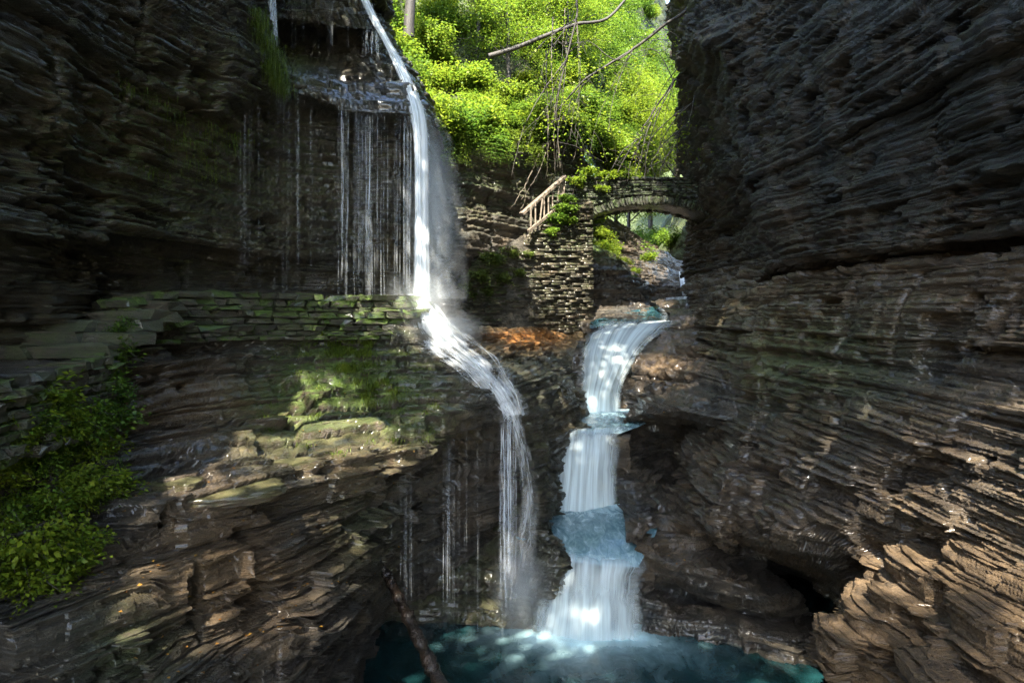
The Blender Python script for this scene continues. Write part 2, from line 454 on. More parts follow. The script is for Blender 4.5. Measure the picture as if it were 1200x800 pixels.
# --- left upper cliff: overhanging wall, two-tier brink of the side waterfall
LC = [
 [A(-22,-14,15), A(-22,-2,15), A(-22,9,15), A(-22,12,15.5), A(-20,16,17), A(-17,20,19), A(-15,24,19), A(-12,28,19.5), A(-10,30,20), A(-9,31,20), A(-8,34,20)],
 [A(-8,-14,13.2), A(-7.2,-1,12.9), A(-6.6,8,12.9), A(-6.5,10.5,13.6), A(-6.3,12.5,14.6), A(-5.6,14.3,15.8), A(-5.4,17.5,17.2), A(-4.8,19.2,17.2), A(-4.3,19.6,16.8), A(-4.2,21,16.6), A(-4.5,25,17)],
 [A(-7.6,-14,12.4), A(-6.7,-1,12.2), P(0,-140,8.3), P(100,-110,10.1), P(200,-80,12), P(285,-70,13.8), P(335,-70,17.5), P(385,-60,18.6), P(412,-50,18.6), P(420,-50,20), P(430,-40,24)],
 [A(-7.4,-14,11.8), A(-6.5,-1,11.6), P(0,0,8.0), P(100,0,9.8), P(200,0,11.8), P(290,0,13.8), P(330,0,17.2), P(385,0,18), P(425,0,17.6), P(434,5,19.2), P(445,10,24)],
 [A(-7.4,-14,11.3), A(-6.5,-1,11.2), P(0,40,8.0), P(100,40,9.8), P(200,40,11.8), P(298,30,13.9), P(328,22,16.6), P(385,28,16.8), P(436,34,16.6), P(450,42,18.2), P(458,42,24)],
 [A(-7.5,-14,10.9), A(-6.6,-1,10.8), P(0,70,8.0), P(100,70,9.9), P(200,70,11.8), P(308,62,14.0), P(335,58,17.8), P(385,62,18.2), P(440,60,17.6), P(456,62,18.8), P(466,62,24)],
 [A(-7.6,-14,10.4), A(-6.8,-1,10.4), P(0,100,8.1), P(100,100,10), P(200,100,12), P(318,88,14.2), P(342,86,15.9), P(400,92,16.8), P(462,88,16.4), P(476,95,17.8), P(490,95,24)],
 [A(-7.6,-14,9.8), A(-6.8,-1,9.8), P(0,140,8.1), P(100,140,10), P(200,140,12.1), P(325,108,14.5), P(352,110,15.0), P(420,131,15.1), P(484,135,15.3), P(494,138,16.8), P(512,138,24)],
 [A(-7.7,-14,9.3), A(-6.9,-1,9.3), P(0,165,8.2), P(100,165,10.2), P(200,165,12.3), P(300,140,14.9), P(340,138,16.0), P(410,150,16.6), P(470,152,16.6), P(490,155,18), P(515,160,24)],
 [A(-7.7,-14,8.8), A(-6.9,-1,8.8), P(0,220,8.25), P(100,220,10.2), P(200,220,12.4), P(290,220,14.7), P(340,220,16.2), P(410,220,16.8), P(468,220,16.9), P(495,220,18.5), P(520,220,24)],
 [A(-7.6,-14,8.3), A(-6.8,-1,8.3), P(0,272,8.05), P(100,275,10), P(200,283,12.2), P(290,293,14.2), P(340,293,15.8), P(410,290,16.6), P(468,290,16.8), P(500,290,18.5), P(525,290,24)],
 [A(-8.4,-14,8.0), A(-7.6,-1,8.0), P(0,290,9.0), P(100,294,11.1), P(200,301,13.2), P(290,309,15.1), P(340,311,16.4), P(410,310,17), P(470,310,17), P(500,310,18.5), P(525,310,24)],
 [A(-8.5,-14,5.8), A(-7.7,-1,5.8), P(0,420,9.4), P(100,405,11.4), P(200,370,13.3), P(290,362,15.2), P(340,362,16.6), P(410,362,17), P(475,362,17), P(505,362,18.5), P(530,362,24)],
 [A(-8.5,-14,3), A(-7.7,-1,3), P(0,560,9.4), P(100,500,11.4), P(200,440,13.3), P(290,430,15.2), P(340,420,16.6), P(410,420,17), P(475,420,17), P(505,420,18.5), P(530,420,24)],
]
lc, _ = rock('cliff_left', pts(LC), mat=M_LEFT, step=1.7, amp=0.9, terr=0.7, flip=None,
    moss=lambda x, y, z, u, v: 1.0 * blob(u, v, 190, 160, 170, 110) + 0.9 * blob(u, v, 330, 60, 30, 60) + 0.25 * blob(u, v, 470, 70, 30, 40) + 0.25 - 0.5 * blob(u, v, 420, 105, 70, 35),
    tint=lambda x, y, z, u, v: 0.4 * blob(u, v, 170, 150, 120, 60),
    wet=lambda x, y, z, u, v: 0.45 + 1.1 * blob(u, v, 420, 105, 90, 45) + 0.3 * blob(u, v, 420, 250, 120, 120))

# --- left foreground: ledgy slope under the terrace, nose above the pool, undercut cove
FG = [
 [P(-120,440,6.6), P(60,432,8.6), P(150,415,10.6), P(230,370,13.4), P(340,362,15), P(430,360,15.6), P(496,360,16), P(545,375,17)],
 [P(-120,520,6.5), P(60,500,8.2), P(150,445,10), P(230,398,12.6), P(340,396,14), P(430,396,14.5), P(500,392,15), P(545,400,16)],
 [P(-120,580,6.3), P(70,560,7.9), P(155,520,9.4), P(240,470,11.3), P(350,455,12.9), P(450,445,13.7), P(532,424,14.5), P(575,428,15.4)],
 [P(-120,640,6.1), P(75,620,7.6), P(165,560,8.9), P(250,535,10.0), P(355,510,11.4), P(462,490,12.6), P(550,460,13.8), P(602,460,14.8)],
 [P(-120,690,6), P(90,680,7.3), P(180,602,8.2), P(255,590,8.9), P(350,560,10.1), P(474,540,11.5), P(552,488,13.1), P(606,484,14.2)],
 [P(-120,740,5.9), P(100,720,7.2), P(190,632,8.2), P(268,618,8.95), P(352,596,9.95), P(440,588,11.3), P(512,575,13.6), P(606,545,15.4)],
 [P(-120,800,5.8), P(110,770,7), P(195,690,7.9), P(270,680,8.5), P(335,652,9.4), P(388,655,10.3), P(462,650,12.8), P(590,620,15.8)],
 [P(-120,880,5.6), P(120,840,6.8), P(200,760,7.8), P(270,750,8.5), P(320,730,9.2), P(356,728,9.6), P(432,705,12.2), P(500,700,16)],
 [P(-120,1000,5.4), P(130,960,6.6), P(210,850,7.5), P(275,840,8.1), P(320,820,8.6), P(346,808,9), P(420,762,11.8), P(440,745,14.3)],
 [PZ(-120,5,-.6), PZ(140,6.2,-.6), PZ(220,7,-.6), PZ(280,7.6,-.6), PZ(325,8.2,-.6), PZ(350,8.7,-.6), PZ(425,11.6,-.6), PZ(440,14.5,-.6)],
]
fg, FGQ = rock('rock_slope_left', pts(FG), step=1.4, amp=1.0, terr=0.95, tA=0.65, blockA=1.6, rough=0.75,
    moss=lambda x, y, z, u, v: 0.9 * blob(u, v, 410, 440, 70, 50) + 0.5 * blob(u, v, 330, 480, 60, 60) + 0.5 * blob(u, v, 480, 480, 60, 50) + 0.3 * blob(u, v, 150, 760, 60, 60) + 0.25 * blob(u, v, 430, 620, 50, 60),
    tint=lambda x, y, z, u, v: 0.95 * blob(u, v, 230, 470, 90, 50) + 0.95 * blob(u, v, 270, 680, 110, 90) + 0.4 * blob(u, v, 420, 520, 150, 60),
    wet=lambda x, y, z, u, v: 0.6 + 0.5 * blob(u, v, 320, 560, 130, 50) + 0.7 * blob(u, v, 560, 430, 90, 60))

# --- cove behind the dripping strands
CV = [
 [P(420,520,13.6), P(500,520,13.9), P(560,500,14.2), P(600,490,14.6), P(640,500,15.6)],
 [P(400,590,15), P(480,580,15.5), P(555,570,15.6), P(605,575,15.6), P(645,590,16)],
 [P(390,640,15.4), P(470,640,15.9), P(550,640,15.9), P(602,640,15.4), P(640,640,15.2)],
 [P(390,672,15.0), P(470,676,15.2), P(550,678,15.2), P(600,676,14.9), P(636,668,14.9)],
 [P(390,690,15.3), P(470,694,15.6), P(550,696,15.5), P(600,694,14.8), P(628,690,14.7)],
 [P(390,720,14.7), P(470,722,14.8), P(550,722,14.8), P(600,720,14.6), P(628,718,14.6)],
 [PZ(390,14.2,-.5), PZ(470,14.3,-.5), PZ(550,14.4,-.5), PZ(600,14.5,-.5), PZ(630,14.5,-.5)],
]
rock('rock_cove', pts(CV), step=1.8, amp=1.1, wet=lambda x, y, z, u, v: 0.8 + 0 * u, moss=lambda x, y, z, u, v: 0.2 + 0 * u)

# --- spur between the side stream and the main stream
CR = [
 [P(498,372,16.8), P(540,383,19), P(600,384,23), P(650,384,27), P(695,388,28)],
 [P(530,396,16.2), P(568,402,18.4), P(610,404,21.5), P(650,410,24), P(694,414,24.5)],
 [P(562,416,15.5), P(592,424,17.2), P(625,428,19), P(655,436,20.5), P(684,446,22.5)],
 [P(592,446,14.9), P(615,448,16), P(640,450,17.6), P(664,468,18.8), P(690,497,19.4)],
 [P(606,480,14.7), P(626,488,15.5), P(645,498,16.8), P(662,515,18), P(690,512,18.9)],
 [P(610,540,14.9), P(630,555,15.4), P(642,575,15.9), P(648,592,16.9), P(652,560,18.4)],
 [P(608,612,15), P(626,620,14.9), P(638,628,14.9), P(642,615,15.6), P(652,602,17.2)],
 [P(606,650,14.8), P(632,644,14.5), P(662,641,14.4), P(660,648,15.2), P(660,640,17)],
 [PZ(604,14.8,.5), PZ(628,14.6,.5), PZ(645,14.6,.5), PZ(660,15.2,.5), PZ(665,16.5,.5)],
]
rock('rock_spur', pts(CR), step=1.4, amp=0.8, terr=0.8,
    tint=lambda x, y, z, u, v: 1.0 * blob(u, v, 615, 400, 60, 16), rust=lambda x, y, z, u, v: 1.4 * blob(u, v, 618, 396, 42, 11), moss=lambda x, y, z, u, v: 0.12 + 0 * u,
    wet=lambda x, y, z, u, v: 0.75 - 0.5 * blob(u, v, 620, 395, 50, 15))

# --- ledges on the right of the stream, pothole, tongue, basin rim
RS = [
 [P(760,350,31), P(800,350,29.5), P(832,345,28.5), P(880,338,27), P(940,330,26)],
 [P(785,372,25.8), P(810,370,25.2), P(842,362,24.6), P(890,350,23), P(950,340,21.5)],
 [P(772,395,23.7), P(802,395,23.2), P(838,392,22), P(880,382,20), P(940,378,18.5)],
 [P(747,425,22.2), P(787,425,21.4), P(832,422,20), P(872,415,18), P(930,410,16.5)],
 [P(731,465,21), P(772,460,19.8), P(824,455,18.3), P(862,455,16.6), P(915,455,15.5)],
 [P(737,484,19.8), P(768,486,18.0), P(806,485,16.9), P(850,492,15.8), P(905,500,15)],
 [P(731,496,19.5), P(770,510,21), P(806,518,20.8), P(838,528,17.5), P(890,540,15.5)],
 [P(728,525,19), P(762,545,20.6), P(796,558,19.8), P(822,570,16.8), P(885,585,15.5)],
 [P(722,555,18), P(752,570,18), P(784,590,17), P(815,605,15.6), P(890,625,15.2)],
 [P(727,592,16.9), P(750,598,16.4), P(780,630,15.5), P(825,650,14.9), P(905,672,15.2)],
 [P(736,636,15.0), P(760,648,14.7), P(804,674,14.2), P(880,692,13.6), P(940,706,14.4)],
 [P(745,662,15.5), P(768,690,15.5), P(826,708,15), P(905,725,14.2), P(960,735,14.8)],
 [P(752,702,14.5), P(794,722,14.2), P(852,738,13.9), P(940,765,13.2), P(1000,778,13)],
 [PZ(752,14.3,-.5), PZ(794,14,-.5), PZ(852,13.6,-.5), PZ(945,12.8,-.5), PZ(1000,12.6,-.5)],
]
_, RSQ = rock('rock_ledges', pts(RS), step=1.4, amp=0.7, terr=0.95, tA=0.5, rough=0.7,
    tint=lambda x, y, z, u, v: 0.7 * blob(u, v, 790, 420, 40, 40) + 0.7 * blob(u, v, 810, 640, 60, 30),
    wet=lambda x, y, z, u, v: 0.85 + 0 * u)

# --- right lower wall
RL = [
 [A(10,31,10), P(905,290,22), P(950,285,19.5), P(1010,275,17), P(1090,262,14.5), P(1180,250,12.5), P(1300,230,11), A(10.5,-1,9.5), A(11,-14,9.5)],
 [A(8.2,31,8.3), P(868,330,20.5), P(912,322,17.9), P(965,315,15.3), P(1040,305,12.9), P(1130,295,10.9), P(1240,282,9.1), A(8,-1,7.6), A(8.5,-14,7.6)],
 [A(7.6,31,7.6), P(857,348,19.4), P(906,335,16.8), P(962,328,14.3), P(1040,318,12), P(1130,308,10), P(1240,298,8.4), A(7.2,-1,7.2), A(7.8,-14,7.2)],
 [A(7.4,31,6.2), P(850,398,18), P(902,400,15.8), P(962,395,13.6), P(1040,390,11.4), P(1130,392,9.5), P(1240,396,8.0), A(6.9,-1,6.4), A(7.6,-14,6.4)],
 [A(7.2,31,5.4), P(860,450,16.8), P(905,460,15), P(955,455,13), P(1040,428,11.3), P(1130,418,9.6), P(1240,420,8.1), A(6.9,-1,6.1), A(7.6,-14,6)],
 [A(7,31,4.6), P(846,508,15.8), P(890,512,14.2), P(942,512,12.4), P(1030,500,10.7), P(1120,500,8.9), P(1240,510,7.4), A(6.2,-1,5.2), A(7,-14,5.2)],
 [A(6.8,31,3.6), P(818,560,15.0), P(868,570,13.4), P(930,575,11.9), P(1022,570,10.4), P(1110,590,8.7), P(1240,610,7.1), A(5.9,-1,4.2), A(6.6,-14,4.2)],
 [A(6.6,31,3), P(824,606,14.8), P(862,625,13.5), P(902,636,12.3), P(985,636,10.9), P(1080,660,9), P(1240,700,7), A(5.8,-1,3), A(6.6,-14,3)],
 [A(6.8,31,2), P(848,642,17), P(895,660,17.2), P(950,678,16.4), P(1005,700,13.8), P(1070,730,9.6), P(1240,800,7), A(5.8,-1,2), A(6.6,-14,2)],
 [A(6.8,31,1), P(868,700,17.2), P(925,716,17), P(978,738,15.8), P(1020,775,13.2), P(1080,840,9), P(1240,900,6.8), A(5.8,-1,1), A(6.6,-14,1)],
 [A(6.8,31,-.6), PZ(880,16.4,-.6), PZ(930,16,-.6), PZ(985,15,-.6), PZ(1025,12.6,-.6), PZ(1080,9,-.6), PZ(1240,6.8,-.6), A(5.6,-1,-.6), A(6.6,-14,-.6)],
]
rock('cliff_right_base', pts(RL), step=1.5, amp=0.95, terr=0.8, tA=0.4, blockA=1.2, rough=0.65,
    moss=lambda x, y, z, u, v: 0.5 * blob(u, v, 940, 420, 120, 60),
    tint=lambda x, y, z, u, v: 0.35 + 0.4 * blob(u, v, 1100, 330, 150, 50) + 0.4 * blob(u, v, 920, 370, 60, 50),
    wet=lambda x, y, z, u, v: 0.6 + 0.4 * blob(u, v, 860, 570, 100, 90) + 0.3 * blob(u, v, 1100, 500, 140, 90))

# --- right near nose
RN = [
 [P(1065,610,12), P(1060,615,10.6), P(1110,600,9.2), P(1180,600,8.1), P(1290,600,7.2)],
 [P(1045,645,11.6), P(1038,650,10.0), P(1092,645,8.8), P(1165,645,7.8), P(1290,660,6.8)],
 [P(1018,682,11.5), P(1006,690,9.7), P(1075,695,8.6), P(1155,700,7.6), P(1290,720,6.5)],
 [P(995,722,11.3), P(983,728,9.4), P(1060,750,8.3), P(1145,760,7.3), P(1290,790,6.2)],
 [P(985,770,11), P(967,768,9.1), P(1050,800,8.0), P(1145,820,7.0), P(1290,870,6)],
 [P(1000,825,11), P(988,830,8.9), P(1060,870,7.7), P(1150,920,6.7), P(1290,980,5.8)],
 [PZ(1010,11,-.6), PZ(1000,8.6,-.6), PZ(1070,7.2,-.6), PZ(1160,6.2,-.6), PZ(1290,5.4,-.6)],
]
rock('rock_nose', pts(RN), step=1.4, amp=1.0, terr=0.8, tA=0.6, seed=4, blockA=2.0,
    tint=lambda x, y, z, u, v: 0.8 + 0 * u, wet=lambda x, y, z, u, v: 0.3 + 0 * u)

# --- right upper cliff, overhanging
RU = [
 [A(20,34,24), A(20,30,24), A(21,24,24), A(22,18,24), A(22,12,24), A(22,8,24), A(22,3,24), A(22,-14,24)],
 [A(9,34,21), A(6.6,26,21), A(6.4,18,20.5), A(6.4,14,20.5), A(6.5,11,20.5), A(6.6,8,20.5), A(6.8,2,20.5), A(7.5,-14,20)],
 [A(8.6,34,17.5), P(815,-60,22), P(885,-140,17.4), P(975,-200,13.8), P(1075,-270,11), P(1200,-350,8.8), A(6.5,-1,17), A(7.5,-14,17)],
 [A(8.6,34,15), P(818,0,22), P(890,0,17.2), P(975,0,13.6), P(1075,0,10.9), P(1200,0,8.7), A(6.5,-1,13), A(7.5,-14,13)],
 [A(8.4,34,14), P(798,62,21.6), P(885,60,17.0), P(975,60,13.5), P(1075,60,10.9), P(1200,60,8.8), A(6.6,-1,11.5), A(7.5,-14,11.5)],
 [A(8.4,34,13), P(820,98,22.2), P(890,105,17.2), P(978,110,13.7), P(1078,110,11), P(1200,110,8.9), A(6.7,-1,10.8), A(7.6,-14,10.8)],
 [A(8.4,34,12), P(840,165,22.6), P(895,165,17.4), P(980,165,13.9), P(1080,165,11.2), P(1200,165,9.1), A(6.8,-1,9.8), A(7.8,-14,9.8)],
 [A(8.6,34,11), P(848,205,22.4), P(895,215,17.3), P(982,215,13.9), P(1082,215,11.2), P(1200,215,9.1), A(6.8,-1,9), A(7.8,-14,9)],
 [A(8.6,34,10), P(884,255,22.4), P(900,262,17.1), P(985,255,13.7), P(1085,250,11), P(1200,245,8.9), A(6.7,-1,8.4), A(7.7,-14,8.4)],
 [A(8.6,34,9), P(888,300,21.8), P(903,305,16.9), P(985,298,13.5), P(1085,286,10.8), P(1200,274,8.75), A(6.6,-1,7.9), A(7.6,-14,7.9)],
 [A(8.6,34,8.6), P(874,336,20.8), P(908,320,17.4), P(985,312,14.2), P(1085,300,11.4), P(1200,285,9.3), A(7.2,-1,7.7), A(8,-14,7.7)],
 [A(9,34,8.5), P(872,340,21.5), P(925,326,18.6), P(1000,318,15.4), P(1100,306,12.4), P(1210,290,10.2), A(8.4,-1,7.6), A(9,-14,7.6)],
]
rock('cliff_right', pts(RU), mat=M_SHADESHALE, step=1.7, amp=0.9, terr=0.6, blockA=1.3, rough=0.8,
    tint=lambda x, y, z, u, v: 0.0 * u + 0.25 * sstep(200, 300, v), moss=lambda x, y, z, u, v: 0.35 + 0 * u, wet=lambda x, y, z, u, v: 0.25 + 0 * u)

# --- dark wall behind the abutment and hillside above it
BW = [
 [P(430,110,22), P(500,165,25.0), P(560,172,26.5), P(622,180,28.5), P(660,150,30), P(684,170,33), P(690,230,39)],
 [P(440,180,22), P(505,200,25.2), P(562,200,26.8), P(625,205,29.2), P(660,195,30.4), P(684,215,33), P(690,255,39)],
 [P(450,260,22), P(510,260,25.4), P(565,260,27), P(625,265,29.5), P(662,265,31), P(684,285,32.5), P(688,290,38)],
 [P(450,340,22), P(515,330,25.4), P(568,330,27), P(628,335,29.5), P(662,340,31), P(684,345,32), P(688,340,38)],
 [P(450,420,22), P(515,410,25.4), P(568,410,27), P(628,410,29.5), P(662,400,31), P(684,395,31.5), P(688,390,38)],
]
rock('rock_wall_rear', pts(BW), step=1.7, amp=0.9, moss=lambda x, y, z, u, v: 0.5 * sstep(300, 180, v), wet=lambda x, y, z, u, v: 0.5 + 0 * u)

HS = [
 [P(400,120,21), P(430,150,22.5), P(505,178,25.3), P(560,178,26.8), P(622,188,28.6), P(672,150,30.5), P(696,190,34), P(712,245,40)],
 [P(390,20,24), P(425,60,25.5), P(495,120,28), P(560,130,29.5), P(630,140,31.5), P(676,120,34), P(705,180,39), P(728,232,46)],
 [P(380,-80,29), P(410,-40,30), P(485,40,32), P(560,50,33.5), P(640,60,36), P(692,80,40), P(725,160,47), P(755,215,56)],
 [P(360,-240,36), P(400,-200,37), P(480,-110,40), P(570,-90,42), P(650,-60,46), P(715,0,53), P(765,110,64), P(800,190,76)],
 [P(340,-420,46), P(400,-360,48), P(480,-250,52), P(570,-220,56), P(660,-180,62), P(740,-90,72), P(800,50,86), P(840,150,100)],
]
hs, HSQ = rock('hillside', pts(HS), mat=M_SOIL, step=5, amp=0.6, terr=0.3, fine3=0.4, moss=lambda x, y, z, u, v: 0.8 + 0 * u, rough=1.5)
RH = [
 [A(9.6,28,8.4), A(9.2,34,9), A(9.5,42,10.5), A(12,54,12), A(15,70,14), A(22,100,20)],
 [A(10.2,28,13), A(9.9,34,12.5), A(11.5,42,14), A(15,54,17), A(19,70,20), A(28,100,28)],
 [A(11.5,28,20), A(12,34,19), A(15,42,21), A(20,54,25), A(26,70,30), A(38,100,40)],
 [A(22,28,26), A(22,34,26), A(26,42,30), A(34,54,36), A(42,70,42), A(56,100,55)],
]
rh, RHQ = rock('hillside_far', np.array(RH), mat=M_SOIL, step=6, amp=0.6, terr=0.3, fine3=0.5, moss=lambda x, y, z, u, v: 0.8 + 0 * u, rough=1.5)

EH = [[A(-6, 82, 9), A(6, 88, 9), A(14, 92, 10), A(24, 96, 14), A(40, 100, 20)],
      [A(-8, 92, 18), A(6, 98, 16), A(14, 102, 16), A(26, 106, 22), A(44, 108, 30)],
      [A(-10, 110, 34), A(6, 118, 30), A(16, 122, 29), A(30, 124, 36), A(50, 124, 46)]]
eh, EHQ = rock('hillside_end', np.array(EH), mat=M_SOIL, step=8, amp=0.6, terr=0.3, fine3=0.8, moss=lambda x, y, z, u, v: 0.8 + 0 * u, rough=1.5)

# --- gorge floor beyond the bridge
UB = [
 [P(676,250,36), P(694,268,35.5), P(712,296,35), P(744,320,35), P(768,336,35.5)],
 [P(676,300,32.6), P(702,308,32.4), P(726,316,32.4), P(748,332,32.4), P(764,345,33)],
 [P(680,325,32), P(704,328,31.8), P(728,332,31.8), P(750,340,31.8), P(766,350,32.4)],
 [P(680,356,31.4), P(705,357,31.2), P(730,358,31.2), P(755,358,31.2), P(776,358,31.8)],
 [P(680,372,29), P(708,371,29), P(735,370,29), P(762,368,29), P(785,366,29.5)],
 [P(680,388,26.2), P(708,384,26), P(740,381,26), P(775,378,26), P(806,376,26)],
]
rock('rock_bank', pts(UB), step=1.5, amp=0.8, terr=0.9, tA=0.4, moss=lambda x, y, z, u, v: 0.9 * sstep(320, 290, v), wet=lambda x, y, z, u, v: 0.6 + 0 * u)
CS = [
 [P(690,248,40), P(720,262,44), P(755,282,50), P(785,296,58), P(815,300,62), P(850,290,64)],
 [P(692,262,37), P(730,292,39), P(765,308,42), P(790,318,45), P(818,322,47), P(850,315,50)],
 [P(700,290,35.5), P(738,312,36), P(768,326,37.5), P(792,334,38.5), P(816,338,39), P(850,330,40)],
 [P(720,330,34), P(752,338,34), P(776,346,33.8), P(794,348,33.5), P(814,349,33.5), P(850,348,34)],
 [P(740,362,32), P(762,362,31.6), P(782,362,31), P(796,362,30.6), P(812,362,30.4), P(850,360,30)],
]
rock('rock_streambed', pts(CS), step=1.5, amp=0.9, terr=0.9, tA=0.5, moss=lambda x, y, z, u, v: 0.35 * sstep(740, 700, u), tint=lambda x, y, z, u, v: 0.1 + 0 * u, wet=lambda x, y, z, u, v: 0.2 + 0 * u)
SK = [
 [P(822,300,36), P(812,304,33), P(822,298,32.2), P(840,288,31.8), P(880,270,31.5)],
 [P(816,316,36), P(806,318,33), P(820,316,32), P(840,312,31.6), P(880,300,31.4)],
 [P(812,330,36), P(802,330,32.6), P(816,330,31.6), P(838,328,31.2), P(870,325,31)],
 [P(812,352,36), P(804,354,31.6), P(820,353,30.6), P(842,350,30), P(870,348,30)],
]
rock('rock_stack', pts(SK), step=1.5, amp=1.0, wet=lambda x, y, z, u, v: 0.6 + 0 * u)

# --- rock under the falls
BED = [
 [P(686,388,26), P(712,384,26), P(745,381,26), P(780,378,26), P(812,375,26)],
 [P(680,398,24.1), P(705,396,24.1), P(735,393,24.2), P(768,391,24.4), P(800,388,24.6)],
 [P(674,412,22.9), P(700,416,22.9), P(724,418,23), P(750,415,23.2), P(775,410,23.4)],
 [P(668,445,22.6), P(694,448,22.5), P(714,450,22.5), P(732,448,22.6), P(750,445,22.8)],
 [P(662,482,22.4), P(690,486,22.2), P(710,486,22.2), P(730,484,22.3), P(752,480,22.5)],
 [P(640,512,18.7), P(665,508,18.7), P(690,508,18.7), P(715,510,18.7), P(740,508,18.9)],
 [P(634,530,18.2), P(660,528,18.2), P(686,527,18.2), P(712,529,18.3), P(738,530,18.4)],
 [P(626,575,17.8), P(655,578,17.7), P(684,578,17.7), P(710,576,17.8), P(740,572,18)],
 [P(620,604,17.4), P(650,606,17.4), P(684,606,17.3), P(712,604,17.5), P(745,600,17.8)],
 [P(610,655,15.1), P(640,662,15.0), P(690,668,15.0), P(725,670,15.0), P(765,668,15.1)],
 [P(612,690,14.9), P(640,690,14.8), P(690,692,14.8), P(725,692,14.8), P(765,690,14.9)],
 [PZ(610,14.6,-.5), PZ(640,14.5,-.5), PZ(690,14.4,-.5), PZ(725,14.5,-.5), PZ(765,14.6,-.5)],
]
rock('rock_falls_bed', pts(BED), step=1.8, amp=0.45, terr=0.4, rough=0.4, wet=lambda x, y, z, u, v: 0.9 + 0 * u)

print('TRIS rocks', TRI[0])

# ------------------------------------------------------------------ water
def sheet(name, rows, mat, parent=None, n=60, m=40, wob=0.03, alpha=None, seed=0, attrs=None, back=0.0):
    C = pts(rows)
    nr, nc = C.shape[:2]
    Mr = basis(nr, [max(2, n // (nr - 1))] * (nr - 1)); Mc = basis(nc, [max(2, m // (nc - 1))] * (nc - 1))
    Q = np.einsum('ai,bj,ijk->abk', Mr, Mc, C)
    a, b = Q.shape[:2]
    uu, vv = np.meshgrid(np.linspace(0, 1, b), np.linspace(0, 1, a))
    ww = np.linalg.norm(Q[:, -1] - Q[:, 0], axis=-1)[:, None]
    Q[..., 0] += ww * 0.16 * (np.abs(uu - .5) * 2) ** 2 * (fbm(np.where(uu > .5, 7.0, 1.0) + uu * 0, vv * 5, uu * 0 + seed, 3, 15) - .5)
    Q[..., 1] += back + wob * 6 * (fbm(uu * 14, vv * 2, uu * 0 + seed, 3, 5) - .5)
    al = np.ones((a, b)) if alpha is None else alpha(uu, vv)
    at = {'alpha': al.ravel()}
    at.update({k: f(Q, uu, vv).ravel() for k, f in (attrs or {}).items()})
    return mk(name, Q.reshape(-1, 3), grid_faces(a, b), mat, parent, attrs=at, smooth=True, uv=np.stack([uu, vv], -1).reshape(-1, 2))

def strand_mesh(name, items, parent=None, mat=None, seed=1):
    """items: (top point, bottom point, width in m, alpha); two crossed ribbons for each strand"""
    r = np.random.default_rng(seed)
    V, F, UV, AL = [], [], [], []
    K = 9; base = 0
    for top, bot, wd, al in items:
        top, bot = np.asarray(top), np.asarray(bot)
        t = np.linspace(0, 1, K)
        c = top + (bot - top) * t[:, None]
        c[:, :2] += np.cumsum(r.normal(0, wd * 0.28, (K, 2)), 0)
        wj = wd * (1 + 0.35 * r.normal(size=K)).clip(0.35, 1.8) * (0.7 + 0.6 * t)
        af = al * np.minimum(1, np.minimum(t * 9 + 0.35, (1 - t) * 6 + 0.15)) * (1 - 0.35 * t)
        so = r.random() * 40
        for ax in (np.array([1, 0, 0]), np.array([0, 1, 0])):
            L, Rr = c - ax * wj[:, None] / 2, c + ax * wj[:, None] / 2
            V += [L, Rr]; AL += [af, af]
            UV += [np.stack([np.zeros(K), t * np.linalg.norm(top - bot) / 3 + so], -1), np.stack([np.ones(K), t * np.linalg.norm(top - bot) / 3 + so], -1)]
            i = np.arange(K - 1)
            F.append(np.stack([base + i, base + K + i, base + K + i + 1, base + i + 1], -1)); base += 2 * K
    return mk(name, np.concatenate(V), np.concatenate(F), mat or M_STRAND, parent, attrs={'alpha': np.concatenate(AL)}, smooth=True, uv=np.concatenate(UV))

def pool(name, X, Y, Z, mat, foam):
    n, m = X.shape
    V = np.stack([X, Y, Z], -1).reshape(-1, 3)
    o = mk(name, V, grid_faces(n, m), mat, attrs={'foam': foam.ravel()}, smooth=True)
    return tag(o, kind='structure')

# plunge pool
gx, gy = np.meshgrid(np.linspace(-9, 9.5, 150), np.linspace(-14, 17.5, 220))
fx = np.clip(gx, 0.5, 2.55); d = np.hypot(gx - fx, (gy - 14.0))
ang = np.arctan2(gx - 1.4, 15.2 - gy)
ray = fbm(ang * 7, d * 0.35, d * 0, 3, 17)
foam0 = 0.95 * np.exp(-d / 0.55) + 0.5 * np.exp(-d / 1.3) * (0.45 + 0.9 * sstep(0.38, 0.72, ray)) - 0.10 * sstep(1.5, 4, d)
pool('plunge_pool', gx, gy, 0.03 * (fbm(gx * 1.2, gy * 1.2, gx * 0, 2, 8) - .5), M_POOL, foam0)

def water_grid(name, rows, mat, foamf, n=60, m=40):
    C = pts(rows); nr, nc = C.shape[:2]
    Q = np.einsum('ai,bj,ijk->abk', basis(nr, [n // (nr - 1)] * (nr - 1)), basis(nc, [m // (nc - 1)] * (nc - 1)), C)
    a, b = Q.shape[:2]
    uu, vv = np.meshgrid(np.linspace(0, 1, b), np.linspace(0, 1, a))
    return pool(name, Q[..., 0], Q[..., 1], Q[..., 2] + 0.04 * (fbm(Q[..., 0] * 2, Q[..., 1] * 2, Q[..., 2], 2, 4) - .5), mat, foamf(uu, vv))

